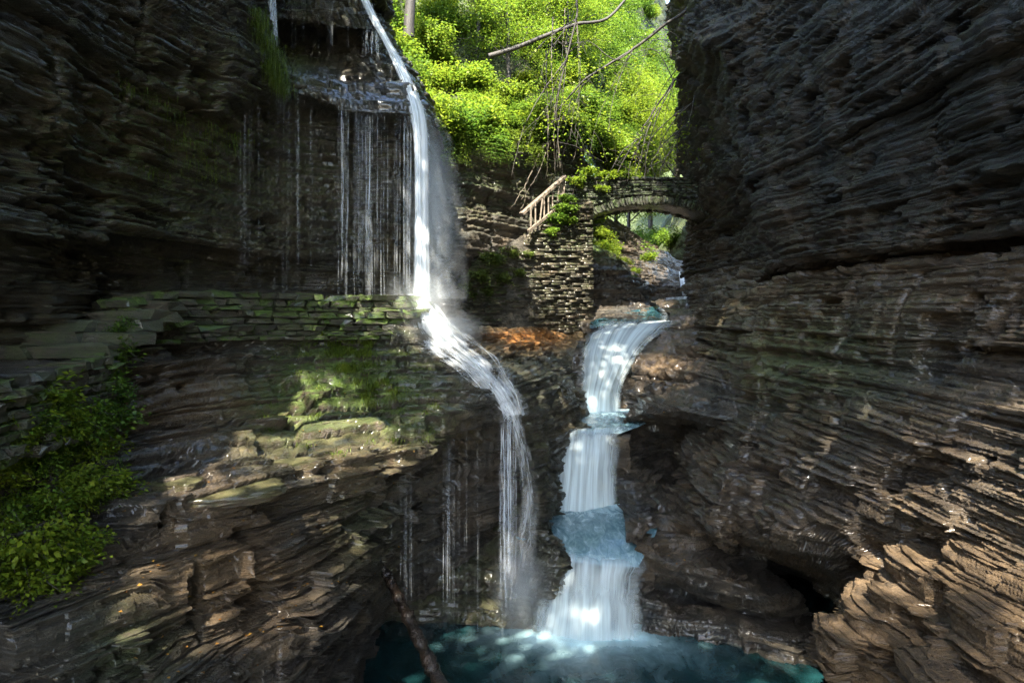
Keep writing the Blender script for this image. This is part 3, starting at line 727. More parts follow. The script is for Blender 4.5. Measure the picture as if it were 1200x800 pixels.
water_grid('stream_pool', [[PZ(655,22.3,3.56), PZ(705,22.3,3.56), PZ(765,22.3,3.56)], [PZ(650,20,3.54), PZ(705,20,3.54), PZ(765,20,3.54)], [PZ(646,18.38,3.44), PZ(690,18.34,3.44), PZ(727,18.36,3.44)]],
           M_POOL2, lambda u, v: 0.95 * np.exp(-v / 0.22) + 0.22 + 0.5 * np.exp(-(1 - v) / 0.2))
water_grid('stream_pool', [[PZ(615,17.6,1.76), PZ(684,17.6,1.76), PZ(770,17.6,1.76)], [PZ(600,16,1.60), PZ(684,16,1.60), PZ(770,16,1.60)], [PZ(628,14.90,1.36), PZ(690,14.60,1.29), PZ(748,14.50,1.26)]],
           M_POOL2, lambda u, v: 0.95 * np.exp(-v / 0.16) + 0.36 + 0.4 * np.exp(-(1 - v) / 0.22) - 0.12 * u)
water_grid('stream_pool', [[P(770,358,31), P(790,358,31), P(812,357,31)], [P(700,374,27.5), P(755,371,27.5), P(808,368,27.5)], [P(690,385,25.4), P(745,378,25.4), P(808,373,25.4)]],
           M_POOL2, lambda u, v: 0.0 + 0.2 * v, n=40)

fade_in = lambda u, v: np.clip(v * 4.5, 0, 1)
def fall(name, label, layers, group=None):
    e = empty(name)
    for i, (rows, mat, kw) in enumerate(layers):
        sheet('water_curtain', rows, mat, e, seed=i * 3 + len(label), **kw)
    return tag(e, label, 'waterfall', group)

F1 = [[PZ(697,25.9,6.40), PZ(744,25.9,6.44), PZ(806,25.9,6.47)], [P(691,387,24.9), P(738,380,24.9), P(800,374,25.1)], [P(687,393,23.9), P(730,389,23.9), P(786,384,24.2)],
      [P(683,406,22.8), P(720,410,22.7), P(758,405,23)], [P(681,428,22.3), P(713,434,22.1), P(738,432,22.3)],
      [P(680,458,22.1), P(705,460,21.9), P(729,458,22.0)], [P(677,486,21.9), P(703,488,21.7), P(728,486,21.8)]]
fall('waterfall', 'highest cascade of the main stream, fanning over rock just below the stone bridge',
     [(F1, M_FALL, dict(alpha=fade_in)), (F1, M_FALL, dict(back=-0.12, alpha=lambda u, v: 0.7 * np.clip(v * 3, 0, 1)))])
F2 = [[PZ(646,19.0,3.52), PZ(688,19.0,3.53), PZ(730,19.0,3.53)], [PZ(645,18.35,3.46), PZ(687,18.3,3.47), PZ(728,18.35,3.47)], [P(644,526,17.95), P(686,522,17.9), P(726,526,18.0)],
      [P(642,552,17.6), P(684,552,17.5), P(723,552,17.7)], [P(635,594,17.35), P(682,597,17.2), P(724,588,17.4)]]
fall('waterfall', 'middle step of the main stream, silky white water between the two stream pools',
     [(F2, M_FALL, dict(alpha=lambda u, v: np.clip((v - .03) * 6, 0, 1))), (F2, M_FALL, dict(back=-0.13, alpha=lambda u, v: np.clip(v * 2.2 - .2, 0, 1)))])
F3 = [[PZ(640,15.3,1.47), PZ(692,15.0,1.41), PZ(756,14.9,1.37)], [PZ(634,14.85,1.39), PZ(691,14.5,1.29), PZ(754,14.38,1.24)],
      [P(629,676,14.55), P(690,688,14.3), P(753,692,14.2)], [P(625,708,14.45), P(689,714,14.2), P(753,714,14.1)], [P(619,749,14.3), P(688,752,14.0), P(753,749,14.0)]]
fall('waterfall', 'lowest and widest curtain of the main stream, dropping into the teal plunge pool',
     [(F3, M_FALL, dict(alpha=lambda u, v: np.clip((v - .03) * 6, 0, 1))), (F3, M_FALL, dict(back=-0.12, alpha=lambda u, v: 0.7 * np.clip((v - .25) * 2.2, 0, 1)))])
FU = [[P(778,349,31.4), P(792,348,31.4), P(810,346,31.4)], [P(774,354,31), P(791,353,31), P(808,351,31)], [P(768,362,30.6), P(788,362,30.5), P(806,358,30.6)]]
e = fall('waterfall', 'small white cascade in the streambed seen under the bridge arch', [(FU, M_FALL2, {})])
FU2 = [[P(795,318,38), P(801,318,38)], [P(797,335,36), P(804,335,36)], [P(799,346,33), P(806,346,33)]]
sheet('water_curtain', FU2, M_FALL2, e)

def ribbon(path, wpx):
    return [[P(u - wl, v, D + .02), P(u, v, D), P(u + wr, v, D + .02)] for (u, v, D), (wl, wr) in zip(path, wpx)]

# side waterfall: chute, drop, spray, run over the ledges, last drop into the cove
e = empty('waterfall')
chute = [(414,-30,17.9), (428,2,17.4), (440,26,17.0), (452,48,16.7), (466,74,16.3), (480,108,15.7), (487,138,15.2), (490,170,15.12), (491,250,15.1), (491,348,15.1)]
sheet('water_curtain', ribbon(chute, [(5,6),(5,6),(5,6),(4,6),(6,8),(6,10),(6,14),(6,14),(6,13),(7,16)]), M_FALL2, e, n=90, m=20, wob=0.01)
sheet('water_curtain', ribbon(chute, [(2,3),(2,3),(2,3),(2,3),(3,4),(3,5),(3,5),(3,4),(3,4),(4,6)]), M_FALL2, e, n=90, m=12, wob=0.01, back=-0.08)
spray = [(486,110,15.9), (500,150,15.6), (506,200,15.5), (508,270,15.5), (508,350,15.5)]
sheet('spray', ribbon(spray, [(10,10),(18,26),(20,34),(22,40),(26,46)]), M_VEIL, e, n=60, m=30, wob=0.05, alpha=lambda u, v: 0.5 * np.clip(v * 3, 0, 1))
run = [(488,345,15.15), (497,365,15.0), (512,386,14.85), (534,406,14.65), (556,424,14.4), (574,444,14.2), (590,464,14.0), (602,486,13.9)]
sheet('run', ribbon(run, [(18,18),(40,26),(62,34),(60,36),(40,34),(30,30),(26,28),(20,20)]), M_CASC, e, n=80, m=40, wob=0.08)
sheet('run', ribbon(run, [(8,10),(14,16),(22,20),(22,16),(14,12),(9,9),(7,8),(7,8)]), M_CASC2, e, n=80, m=20, wob=0.06, back=-0.1, alpha=lambda u, v: 1 - 0.35 * v)
rr_ = np.random.default_rng(61)
for k in range(16):
    f = rr_.uniform(-1, 1); wd = rr_.uniform(1.0, 2.6)
    pth = [(u + f * (10 + 26 * math.sin(math.pi * min(1, i / 6))) + rr_.normal() * 2, v + rr_.normal() * 2 - f * 8 * (i > 1), D - .12) for i, (u, v, D) in enumerate(run)]
    sheet('rivulet', ribbon(pth, [(wd, wd)] * len(pth)), M_CASC2, e, n=70, m=4, wob=0.03, alpha=lambda u, v: .6 * np.clip(v * 8, 0, 1))
last = [(600,482,13.92), (608,510,13.86), (616,545,13.84), (621,585,13.86), (618,630,13.9), (610,700,13.95)]
sheet('water_curtain', ribbon(last, [(10,10),(10,9),(10,9),(12,10),(20,14),(28,20)]), M_CASC, e, n=70, m=30, wob=0.05, alpha=lambda u, v: .8 - 0.5 * v)
tag(e, 'tall side waterfall leaping off the mossy brink, then sliding across ledges into the cove', 'waterfall')

r = np.random.default_rng(5)
def hangs(n, u0, u1, v0f, v1f, Df, wd, al, jit=6, clump=0.5):
    out = []
    cl = u0 + (u1 - u0) * r.random(max(2, n // 4))
    for _ in range(n):
        u = u0 + (u1 - u0) * r.random() if r.random() > clump else np.clip(r.choice(cl) + r.normal() * 3, u0, u1)
        D = Df(u); v0 = v0f(u) + r.normal() * 1.5; v1 = v1f(u) + r.normal() * jit
        out.append((P(u, v0, D), PZ(u, D, P(u, v1, D)[2]), wd * (0.5 + r.random() ** 2 * 1.6), al * (0.35 + 0.75 * r.random())))
    return out

o = strand_mesh('water_strands', hangs(64, 396, 488, lambda u: np.interp(u, [396, 420, 450, 488], [122, 131, 128, 136]), lambda u: 342, lambda u: np.interp(u, [396, 488], [15.05, 15.2]), 0.020, 0.6, 34, 0.65)
                + hangs(8, 340, 396, lambda u: np.interp(u, [340, 396], [108, 122]), lambda u: 300, lambda u: 15.0, 0.02, 0.35, 50))
tag(o, 'curtain of fine drips falling from the wet overhanging shelf onto the mossy terrace', 'waterfall')
o = empty('waterfall')
strand_mesh('water_strands', hangs(16, 335, 425, lambda u: 2, lambda u: 58, lambda u: 16.5, 0.012, 0.3, 5), o)
strand_mesh('water_strands', hangs(30, 426, 456, lambda u: np.interp(u, [426, 456], [33, 44]), lambda u: np.interp(u, [426, 456], [62, 66]), lambda u: 16.6, 0.02, 0.6, 3), o)
tag(o, 'short row of drips under the topmost rock lip of the brink', 'waterfall')
e = empty('waterfall')
strand_mesh('water_strands', hangs(26, 309, 322, lambda u: -40, lambda u: 56, lambda u: 15.4, 0.04, 0.9, 8), e)
strand_mesh('water_strands', hangs(26, 278, 345, lambda u: np.interp(u, [278, 315, 345], [40, 90, 105]), lambda u: 333, lambda u: 14.05, 0.014, 0.30, 60), e)
tag(e, 'slender left-hand waterfall splitting into faint threads past a moss tuft', 'waterfall')
rimv = lambda u: np.interp(u, [425, 472, 505, 530, 552, 600], [600, 552, 530, 480, 490, 488])
rimD = lambda u: np.interp(u, [425, 472, 530, 552, 600], [11.9, 12.15, 13.0, 13.3, 13.9])
o = strand_mesh('water_strands', hangs(46, 440, 602, rimv, lambda u: np.interp(u, [440, 602], [705, 715]), rimD, 0.010, 0.26, 40)
                + hangs(26, 588, 604, rimv, lambda u: 700, rimD, 0.03, 0.7, 20) + hangs(10, 520, 528, lambda u: 492, lambda u: 712, lambda u: 12.9, 0.012, 0.5, 20), seed=8)
tag(o, 'sparse threads of water dripping from the undercut rim into the dark cove', 'waterfall')

def mist_material(name, dens):
    m, t, out = newmat(name); g = G(t)
    oc = g.n('ShaderNodeTexCoord').outputs['Object']
    ln = g.n('ShaderNodeVectorMath', operation='LENGTH'); g.l(oc, ln.inputs[0])
    f = g.mapr(ln.outputs['Value'], 0.0, 1.0, 1.0, 0.0)
    f = g.math('MULTIPLY', g.math('POWER', f, 2.0), g.mapr(g.noise(oc, 1.6, 2), 0.3, 0.7, 0.4, 1.3))
    v = g.n('ShaderNodeVolumePrincipled'); v.inputs['Color'].default_value = (0.93, 0.97, 1, 1)
    g.l(g.math('MULTIPLY', f, dens), v.inputs['Density']); v.inputs['Anisotropy'].default_value = 0.2
    g.l(v.outputs[0], out.inputs['Volume'])
    return m
M_MIST = mist_material('mist', 1.9); M_MIST2 = mist_material('thin_mist', 1.0)
def mist(c, rx, ry, rz, label, mat=None):
    import bmesh
    bm = bmesh.new(); bmesh.ops.create_icosphere(bm, subdivisions=3, radius=1)
    me = bpy.data.meshes.new('mist'); bm.to_mesh(me); bm.free(); me.materials.append(mat or M_MIST)
    o = bpy.data.objects.new('mist', me); COL.objects.link(o); o.location = c; o.scale = (rx, ry, rz)
    tag(o, kind='stuff')
mist(P(494, 352, 15.0), 1.1, 0.8, 0.9, 'm')
mist(P(520, 385, 14.7), 1.1, 0.8, 0.55, 'm')
mist(P(610, 690, 14.0), 0.8, 0.6, 1.3, 'm')
mist(P(505, 250, 15.5), 0.75, 0.6, 2.4, 'm')
mist(P(670, 747, 13.9), 1.3, 0.5, 0.30, 'm')

# ------------------------------------------------------------------ stones
import bmesh
def stone_mesh(seed, mat, moss, tint=0.2, wet=0.5):
    r = np.random.default_rng(seed)
    bm = bmesh.new(); bmesh.ops.create_cube(bm, size=1.0)
    bmesh.ops.bevel(bm, geom=bm.edges[:], offset=0.10, segments=1, affect='EDGES', profile=0.6)
    for v in bm.verts:
        v.co += Vector(r.normal(0, 0.06, 3) * np.array([1, 1.2, 1.6]))
    bmesh.ops.triangulate(bm, faces=bm.faces[:])
    me = bpy.data.meshes.new('stone'); bm.to_mesh(me); bm.free()
    for a, v in (('moss', moss), ('tint', tint), ('wet', wet)):
        at = me.attributes.new(a, 'FLOAT', 'POINT'); at.data.foreach_set('value', np.full(len(me.vertices), v * (0.6 + 0.8 * r.random()), np.float32))
    me.materials.append(mat)
    return me
STONES = [stone_mesh(i, M_STONE, 0.35) for i in range(6)]
DARKS = [stone_mesh(40 + i, M_SHADESTONE, 0.7, 0.1) for i in range(6)]
MOSSY = [stone_mesh(20 + i, M_STONE, 1.0, 0.1) for i in range(6)]

def put_stone(parent, name, me, loc, ang, dims, tilt=0.02):
    o = bpy.data.objects.new(name, me); COL.objects.link(o); o.parent = parent
    o.location = loc; o.scale = dims
    o.rotation_euler = (random.gauss(0, tilt), random.gauss(0, tilt), ang + random.gauss(0, tilt * 2) + (math.pi if random.random() < .5 else 0))
    return o

def lerp_path(pp, s):
    pp = np.asarray(pp); d = np.r_[0, np.cumsum(np.linalg.norm(np.diff(pp[:, :2], axis=0), axis=1))]
    return np.array([np.interp(s, d, pp[:, k]) for k in range(pp.shape[1])]), d[-1]

def stone_wall(root, path, hmin, hmax, lmin, lmax, depth, lean=0.18, mossf=None, rough=0.04):
    """path rows: x, y, base z, top z; each stone is its own part"""
    _, L = lerp_path(path, 0.0)
    h = 0.0; c = 0
    maxh = max(p[3] - p[2] for p in path)
    while h < maxh:
        ch = random.uniform(hmin, hmax); s = random.uniform(-lmax, 0)
        while s < L:
            l = random.uniform(lmin, lmax) * (1.3 if random.random() < .15 else 1)
            mid = min(max(s + l / 2, 0), L)
            p, _ = lerp_path(path, mid); q, _ = lerp_path(path, min(mid + .05, L)); q0, _ = lerp_path(path, max(mid - .05, 0))
            zz = p[2] + h
            if zz + ch * 0.4 < p[3]:
                t = q - q0; ang = math.atan2(t[1], t[0])
                nx, ny = math.sin(ang), -math.cos(ang)
                out = (maxh - h) * lean + random.gauss(0, rough)
                me = random.choice(MOSSY if (mossf and random.random() < mossf(mid / L)) else STONES)
                put_stone(root, 'stone', me, (p[0] + nx * (out - depth / 2), p[1] + ny * (out - depth / 2), zz + ch / 2), ang,
                          (l * 0.96, depth * random.uniform(.8, 1.2), ch * random.uniform(.80, .97)))
            s += l
        h += ch; c += 1

def at_path(rows):
    out = []
    for u, D, vb, vt in rows:
        b, t = P(u, vb, D), P(u, vt, D); out.append((b[0], b[1], b[2], t[2]))
    return out
tw = empty('stone_terrace', P(330, 396, 13.8))
root_off = Vector(tw.location)
tw.location = (0, 0, 0)
stone_wall(tw, at_path([(146, 10.9, 420, 356), (205, 12.2, 402, 345), (285, 13.4, 398, 339), (330, 13.9, 398, 341), (390, 14.4, 398, 346), (488, 14.95, 397, 346)]),
           0.06, 0.16, 0.14, 0.6, 0.45, lean=0.25, mossf=lambda s: 0.45 + 0.6 * s, rough=0.09)
tag(tw, 'long mossy dry stone terrace that the fine drips land on below the overhang', 'stone wall')
# fill behind the terrace face, and the path on top of it
fl = [[P(130, 420, 10.6), P(205, 402, 12.5), P(285, 398, 13.7), P(390, 398, 14.7), P(490, 397, 15.3)],
      [P(130, 362, 10.9), P(205, 350, 12.7), P(285, 344, 13.85), P(390, 350, 14.85), P(490, 351, 15.4)],
      [P(110, 350, 12.5), P(205, 345, 14.5), P(285, 342, 16), P(390, 346, 17.5), P(500, 346, 17.5)]]
tag(rock('path', pts(fl), step=3, amp=0.2, rough=0.2, terr=0.3, wet=lambda x, y, z, u, v: 0.6 + 0 * u)[0], kind='structure')

# lower path, its retaining wall and the stone steps
pw = empty('retaining_wall')
stone_wall(pw, [(-5.15, 5.6, 5.0, 5.95), (-5.25, 7.0, 5.05, 5.95), (-5.35, 8.2, 5.1, 5.98), (-5.42, 9.3, 5.2, 6.02)], 0.08, 0.14, 0.16, 0.36, 0.4, lean=0.12, mossf=lambda s: 0.4)
tag(pw, 'short dry stone retaining wall under the path slabs, ferns growing at its foot', 'stone wall')
pg = np.array([[A(-8.2, y, 5.99), A(-7, y, 6.0), A(-5.9, y, 6.0), A(-5.28 - 0.03 * max(0, y - 5), y, 5.98), A(-5.30 - 0.03 * max(0, y - 5), y, 5.7)] for y in (-6, 0, 4, 6, 8, 9.4)])
rock('path', pg, step=2.5, amp=0.15, rough=0.15, terr=0.2, wet=lambda x, y, z, u, v: 0.7 + 0 * u)
st = empty('stone_steps')
for i, (y, zt, xr) in enumerate([(9.25, 6.19, -5.5), (9.75, 6.36, -5.42), (10.25, 6.52, -5.55), (10.8, 6.68, -5.6), (11.3, 6.84, -5.7)]):
    k = 0; x = xr
    while x > -8.4:
        l = random.uniform(0.6, 1.3)
        o = put_stone(st, 'step_slab', STONES[(i + k) % 6], (x - l / 2, y + 0.32 + random.uniform(-.02, .02), zt - 0.09), 0, (l * .99, 0.72, 0.19 + .02 * random.random()), 0.008)
        x -= l; k += 1
tag(st, 'wet stone steps climbing along the left cliff to the terrace', 'stairs')

def slab_obj(c, l, dd, h, a, seed):
    """an irregular bedded slab: dense box, chipped outline, strata on its sides"""
    r = np.random.default_rng(seed)
    n = 46; th = np.linspace(0, 2 * math.pi, n, endpoint=False)
    ex = 5.0
    rad = 1 / (np.abs(np.cos(th)) ** ex + np.abs(np.sin(th)) ** ex) ** (1 / ex)
    rad = rad * (0.80 + 0.4 * fbm(np.cos(th) * 1.5 + seed, np.sin(th) * 1.5, th * 0, 3, 3))
    lay = 12; V = []
    zs = np.linspace(-.5, .5, lay)
    def ring(z, s):
        k = np.full(n, int((z + .5) * 9)); o_ = 0.10 * (vor(np.cos(th) * 2, np.sin(th) * 2, k, .5, seed) - .5) + .05 * (fbm(np.cos(th) * 8, np.sin(th) * 8, th * 0 + z * 9, 2, seed) - .5)
        q = (rad + o_) * s
        return np.stack([q * np.cos(th) * l / 2, q * np.sin(th) * dd / 2, np.full(n, z * h)], -1)
    for z in zs: V.append(ring(z, 1.0 if z > -.3 else .9))
    for s in (.85, .6, .3, .02):
        t = ring(.5, s); t[:, 2] += h * .16 * (np.floor(3.99 * fbm(t[:, 0] * 2, t[:, 1] * 2, t[:, 0] * 0, 2, seed)) / 2 - .5); V.append(t)
    V = np.concatenate(V); m_ = lay + 4
    V += .02 * (fbm(V[:, 0] * 9, V[:, 1] * 9, V[:, 2] * 9, 2, seed)[:, None] - .5)
    i, j = np.meshgrid(np.arange(m_ - 1), np.arange(n), indexing='ij'); j2 = (j + 1) % n
    F = np.stack([i * n + j, i * n + j2, (i + 1) * n + j2, (i + 1) * n + j], -1).reshape(-1, 4)
    ca, sa = math.cos(a), math.sin(a); V = np.stack([V[:, 0] * ca - V[:, 1] * sa, V[:, 0] * sa + V[:, 1] * ca, V[:, 2] + .06 * V[:, 0]], -1)
    o = mk('rock_slab', V, F, M_ROCK, attrs={'moss': np.full(len(V), .3), 'tint': np.full(len(V), .5), 'wet': np.full(len(V), .9)})
    o.location = c; return o

# loose slabs lying on the slope
for (u, v, D, l, dd, h, a, lab) in [(258, 580, 9.1, 1.5, 0.9, 0.15, 0.25, 'dark wet slab jutting over a black undercut on the brown slope'),
                                (205, 570, 8.9, 0.7, 0.5, 0.16, -0.2, 'small tilted grey slab left of the jutting wet slab'),
                                                                (330, 548, 10.4, 1.1, 0.6, 0.14, 0.3, 'flat wet slab shining on the ledges above the undercut')]:
    o = slab_obj(P(u, v, D), l, dd, h, a, int(u)); tag(o, lab, 'rock')

def joined_boxes(name, cen, dim, ang, mat, parent, moss=0.3, tint=0.2, jit=0.08, wet=0.4, seed=0):
    r = np.random.default_rng(seed)
    n = len(cen); u = np.array([[x, y, z] for z in (-.5, .5) for y in (-.5, .5) for x in (-.5, .5)])
    V = u[None] * (1 + r.normal(0, jit, (n, 8, 3))) * np.asarray(dim)[:, None]
    ca, sa = np.cos(ang)[:, None], np.sin(ang)[:, None]
    V = np.stack([V[..., 0] * ca - V[..., 1] * sa, V[..., 0] * sa + V[..., 1] * ca, V[..., 2]], -1) + np.asarray(cen)[:, None]
    f = np.array([[0, 2, 3, 1], [4, 5, 7, 6], [0, 1, 5, 4], [2, 6, 7, 3], [0, 4, 6, 2], [1, 3, 7, 5]])
    F = (f[None] + 8 * np.arange(n)[:, None, None]).reshape(-1, 4)
    ms = np.repeat(np.broadcast_to(moss, n) * (0.5 + r.random(n)), 8); tn = np.repeat(np.broadcast_to(tint, n) * (0.3 + 1.4 * r.random(n)), 8)
    return mk(name, V.reshape(-1, 3), F, mat, parent, attrs={'moss': ms, 'tint': tn, 'wet': np.full(8 * n, wet)})

def inside(poly, x, y):
    c = False; j = len(poly) - 1
    for i in range(len(poly)):
        if (poly[i][1] > y) != (poly[j][1] > y) and x < (poly[j][0] - poly[i][0]) * (y - poly[i][1]) / (poly[j][1] - poly[i][1]) + poly[i][0]:
            c = not c
        j = i
    return c

# bridge abutment: thin-coursed wall with a stepped shoulder, return face under the arch
ab = empty('bridge_abutment')
poly = [(691, 236), (662, 246), (640, 262), (622, 274), (598, 286), (566, 300), (548, 318), (534, 342), (524, 392), (560, 396), (600, 392), (691, 392)]
Dab = lambda u: np.interp(u, [500, 522, 600, 691], [23, 23.6, 26.0, 28.0])
cen, dim = [], []
v = 394.0
while v > 232:
    hpx = random.uniform(2.2, 4.2); u = 520 + random.uniform(-8, 0)
    while u < 691:
        D = Dab(u); lpx = random.uniform(5, 15); l = min(lpx, 691 - u)
        if l > 1.5 and inside(poly, u + l / 2, v - hpx / 2):
            c = P(u + l / 2, v - hpx / 2, Dab(u + l / 2)); c[1] += random.gauss(0.22, 0.07)
            a_, b_ = P(u, v, Dab(u)), P(u + l, v, Dab(u + l))
            cen.append(c); dim.append((np.linalg.norm(b_ - a_) * 0.99, 0.55, hpx / FPX * D * 0.90))
        u += lpx
    v -= hpx
t = P(691, 300, 28.0) - P(600, 300, 26.0)
cen, dim = np.array(cen), np.array(dim)
mu = px(cen)
mos = 0.35 + 0.9 * blob(mu[:, 0], mu[:, 1], 575, 325, 35, 35) + 0.5 * blob(mu[:, 0], mu[:, 1], 660, 270, 40, 25)
o = joined_boxes('stone_facing', cen, dim, np.full(len(cen), math.atan2(t[1], t[0])), M_ABUT, ab, moss=mos, tint=0.35, seed=3); o['kind'] = 'stuff'
cen, dim = [], []
z = 5.6
while z < 11.4:
    h = random.uniform(.08, .15); y = 28.15
    while y < 31.6:
        l = random.uniform(.2, .5); cen.append((P(691, 300, 28)[0] - .22 + random.gauss(0, .02), y + l / 2, z + h / 2)); dim.append((l * .98, .5, h * .92)); y += l
    z += h
o = joined_boxes('return_facing', np.array(cen), np.array(dim), np.full(len(cen), math.pi / 2), M_STONE, ab, seed=4); o['kind'] = 'stuff'
bm = bmesh.new()
fr = [bm.verts.new(P(u + (1 if u < 600 else -2), v_ + 1.5, Dab(u)) + np.array([0, .25, 0])) for u, v_ in poly]
bk = [bm.verts.new(Vector(x.co) + Vector((0, 3.2, 0))) for x in fr]
bm.faces.new(fr); bm.faces.new(bk[::-1])
for i in range(len(fr)):
    j = (i + 1) % len(fr); bm.faces.new((fr[j], fr[i], bk[i], bk[j]))
bmesh.ops.triangulate(bm, faces=bm.faces[:])
me = bpy.data.meshes.new('core'); bm.to_mesh(me); bm.free(); me.materials.append(M_STONE)
o = bpy.data.objects.new('core', me); COL.objects.link(o); o.parent = ab
tag(ab, 'tall thin-coursed stone abutment carrying the left end of the footbridge', 'stone wall')

# ------------------------------------------------------------------ arched bridge
br = empty('stone_bridge')
BY0, BY1 = 28.25, 30.6
XL, XR = 3.1, 8.4; ZS, ZC = 10.62, 11.25
def intr(x):   # arch underside
    t = (x - (XL + XR) / 2) / ((XR - XL) / 2); return ZS + (ZC - ZS) * (1 - np.clip(np.abs(t), 0, 1) ** 2.2)
ZT = lambda x: 12.22 + 0.05 * np.sin(x * .7) + 0.02 * (x - 2)
# voussoirs
n = 44
for face in (BY0, BY1):
    for i in range(n):
        x = XL + (XR - XL) * (i + .5) / n
        sl_ = (intr(x + .05) - intr(x - .05)) / .1
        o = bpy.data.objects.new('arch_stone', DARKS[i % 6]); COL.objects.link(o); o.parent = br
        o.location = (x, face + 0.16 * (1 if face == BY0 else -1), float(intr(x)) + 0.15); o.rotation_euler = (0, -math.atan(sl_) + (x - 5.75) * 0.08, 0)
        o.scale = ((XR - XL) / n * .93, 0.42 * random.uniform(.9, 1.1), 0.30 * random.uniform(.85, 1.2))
# spandrel and parapet courses
for face, sg in ((BY0, 1), (BY1, -1)):
    cen, dim = [], []
    z = 10.2
    while z < 12.2:
        h = random.uniform(.07, .13); x = 1.75 + random.uniform(-.3, 0)
        while x < 9.4:
            l = random.uniform(.18, .5); c = x + l / 2
            if (z > intr(c) + .32 or c < XL - .05 or c > XR + .05) and z + h < ZT(c):
                cen.append((c, face + sg * (0.2 + random.gauss(0, .025)), z + h / 2)); dim.append((l * .98, .42, h * .9))
            x += l
        z += h
    o = joined_boxes('parapet_facing' , np.array(cen), np.array(dim), np.zeros(len(cen)), M_SHADESTONE, br, moss=0.8, tint=.1, seed=6); o['kind'] = 'stuff'
    x = 1.8
    while x < 9.3:
        l = random.uniform(.5, .9)
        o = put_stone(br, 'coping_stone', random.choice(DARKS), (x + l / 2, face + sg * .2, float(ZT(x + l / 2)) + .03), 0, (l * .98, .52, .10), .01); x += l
for face, sg in ((BY0, 1), (BY1, -1)):
    xc = np.arange(1.9, 9.2, .12); zlo = np.where((xc > XL - .1) & (xc < XR + .1), intr(xc) + .18, 10.3); zhi = 12.12
    o = joined_boxes('parapet_core', np.stack([xc, np.full(len(xc), face + sg * .21), (zlo + zhi) / 2], -1), np.stack([np.full(len(xc), .125), np.full(len(xc), .2), zhi - zlo], -1), np.zeros(len(xc)), M_SHADESTONE, br, jit=0.0); o['kind'] = 'stuff'
xs = np.linspace(XL, XR, 40)
V = np.array([[x, y, float(intr(x)) + .03 if k else 11.35] for k in (1, 0) for y in (BY0 + .1, BY1 - .1) for x in xs])
i = np.arange(39)
F = np.concatenate([np.stack([i, i + 1, 40 + i + 1, 40 + i], -1), np.stack([80 + i, 120 + i, 120 + i + 1, 80 + i + 1], -1)])
mk('arch_barrel', V, F, M_SHADESTONE, br, attrs={'moss': np.full(160, .2), 'tint': np.full(160, .1), 'wet': np.full(160, .5)})
cen = np.array([[2.4, 29.4, 10.9], [9.2, 29.4, 10.9]]); dim = np.array([[1.35, 2.1, .95], [1.55, 2.1, .95]])
joined_boxes('haunch_fill', cen, dim, np.zeros(2), M_STONE, br, jit=0.0)
tag(br, 'mossy stone arch footbridge spanning the gorge above the highest cascade', 'bridge')

# ------------------------------------------------------------------ timber handrail
def beam(name, a, b, wx, wz, mat, parent):
    a, b = Vector(a), Vector(b); d = b - a
    bm = bmesh.new(); bmesh.ops.create_cube(bm, size=1.0)
    bmesh.ops.scale(bm, vec=(d.length, wx, wz), verts=bm.verts[:])
    bmesh.ops.bevel(bm, geom=bm.edges[:], offset=min(wx, wz) * .12, segments=1, affect='EDGES')
    me = bpy.data.meshes.new(name); bm.to_mesh(me); bm.free(); me.materials.append(mat)
    o = bpy.data.objects.new(name, me); COL.objects.link(o)
    x = d.normalized(); y = Vector((0, 0, 1)).cross(x); y = y.normalized() if y.length > 1e-3 else Vector((0, 1, 0)); z = x.cross(y)
    M = Matrix((x, y, z)).transposed().to_4x4(); M.translation = (a + b) / 2
    o.matrix_world = M
    if parent is not None: o.parent = parent
    return o
rl = empty('wooden_railing')
ta, tb = P(611, 251, 25.9), P(662, 207, 27.7); ba_, bb = P(619, 271, 25.9), P(659, 239, 27.7)
beam('top_rail', ta, tb, 0.20, 0.13, M_RAIL, rl); beam('bottom_rail', ba_, bb, 0.10, 0.13, M_RAIL, rl)
for k in range(8):
    f = (k + .6) / 8; q = ba_ + (bb - ba_) * f; tt = np.interp(q[0], [ta[0], tb[0]], [0, 1]); p = ta + (tb - ta) * tt
    beam('baluster', q, (q[0] + (0.10 if k in (2, 6) else 0), q[1], p[2] - .04), 0.06, 0.055, M_RAIL, rl)
p = bb + (tb - bb) * .5
beam('post', (bb[0], bb[1], bb[2] - .25), (tb[0] - .04, tb[1], tb[2]), 0.12, 0.12, M_RAIL, rl)
tag(rl, 'sloping weathered timber handrail on the stairs up to the footbridge', 'railing')

# ------------------------------------------------------------------ tubes: logs, branches, vines
def tube(paths, sides=6):
    """paths: list of (points, radii) -> vertices, faces"""
    V, F = [], []; base = 0
    for p_, r_ in paths:
        p_ = np.asarray(p_, float); n = len(p_)
        r_ = np.broadcast_to(np.asarray(r_, float), (n,))
        t = np.gradient(p_, axis=0); t /= np.maximum(np.linalg.norm(t, axis=1, keepdims=True), 1e-9)
        ref = np.where(np.abs(t[:, 2:3]) > .9, np.array([[1., 0, 0]]), np.array([[0, 0, 1.]]))
        a = np.cross(t, ref); a /= np.maximum(np.linalg.norm(a, axis=1, keepdims=True), 1e-9); b = np.cross(t, a)
        th = np.arange(sides) * 2 * math.pi / sides
        ring = p_[:, None] + r_[:, None, None] * (np.cos(th)[None, :, None] * a[:, None] + np.sin(th)[None, :, None] * b[:, None])
        V.append(ring.reshape(-1, 3))
        i, j = np.meshgrid(np.arange(n - 1), np.arange(sides), indexing='ij'); j2 = (j + 1) % sides
        F.append(np.stack([base + i * sides + j, base + i * sides + j2, base + (i + 1) * sides + j2, base + (i + 1) * sides + j], -1).reshape(-1, 4))
        base += n * sides
    return np.concatenate(V), np.concatenate(F)

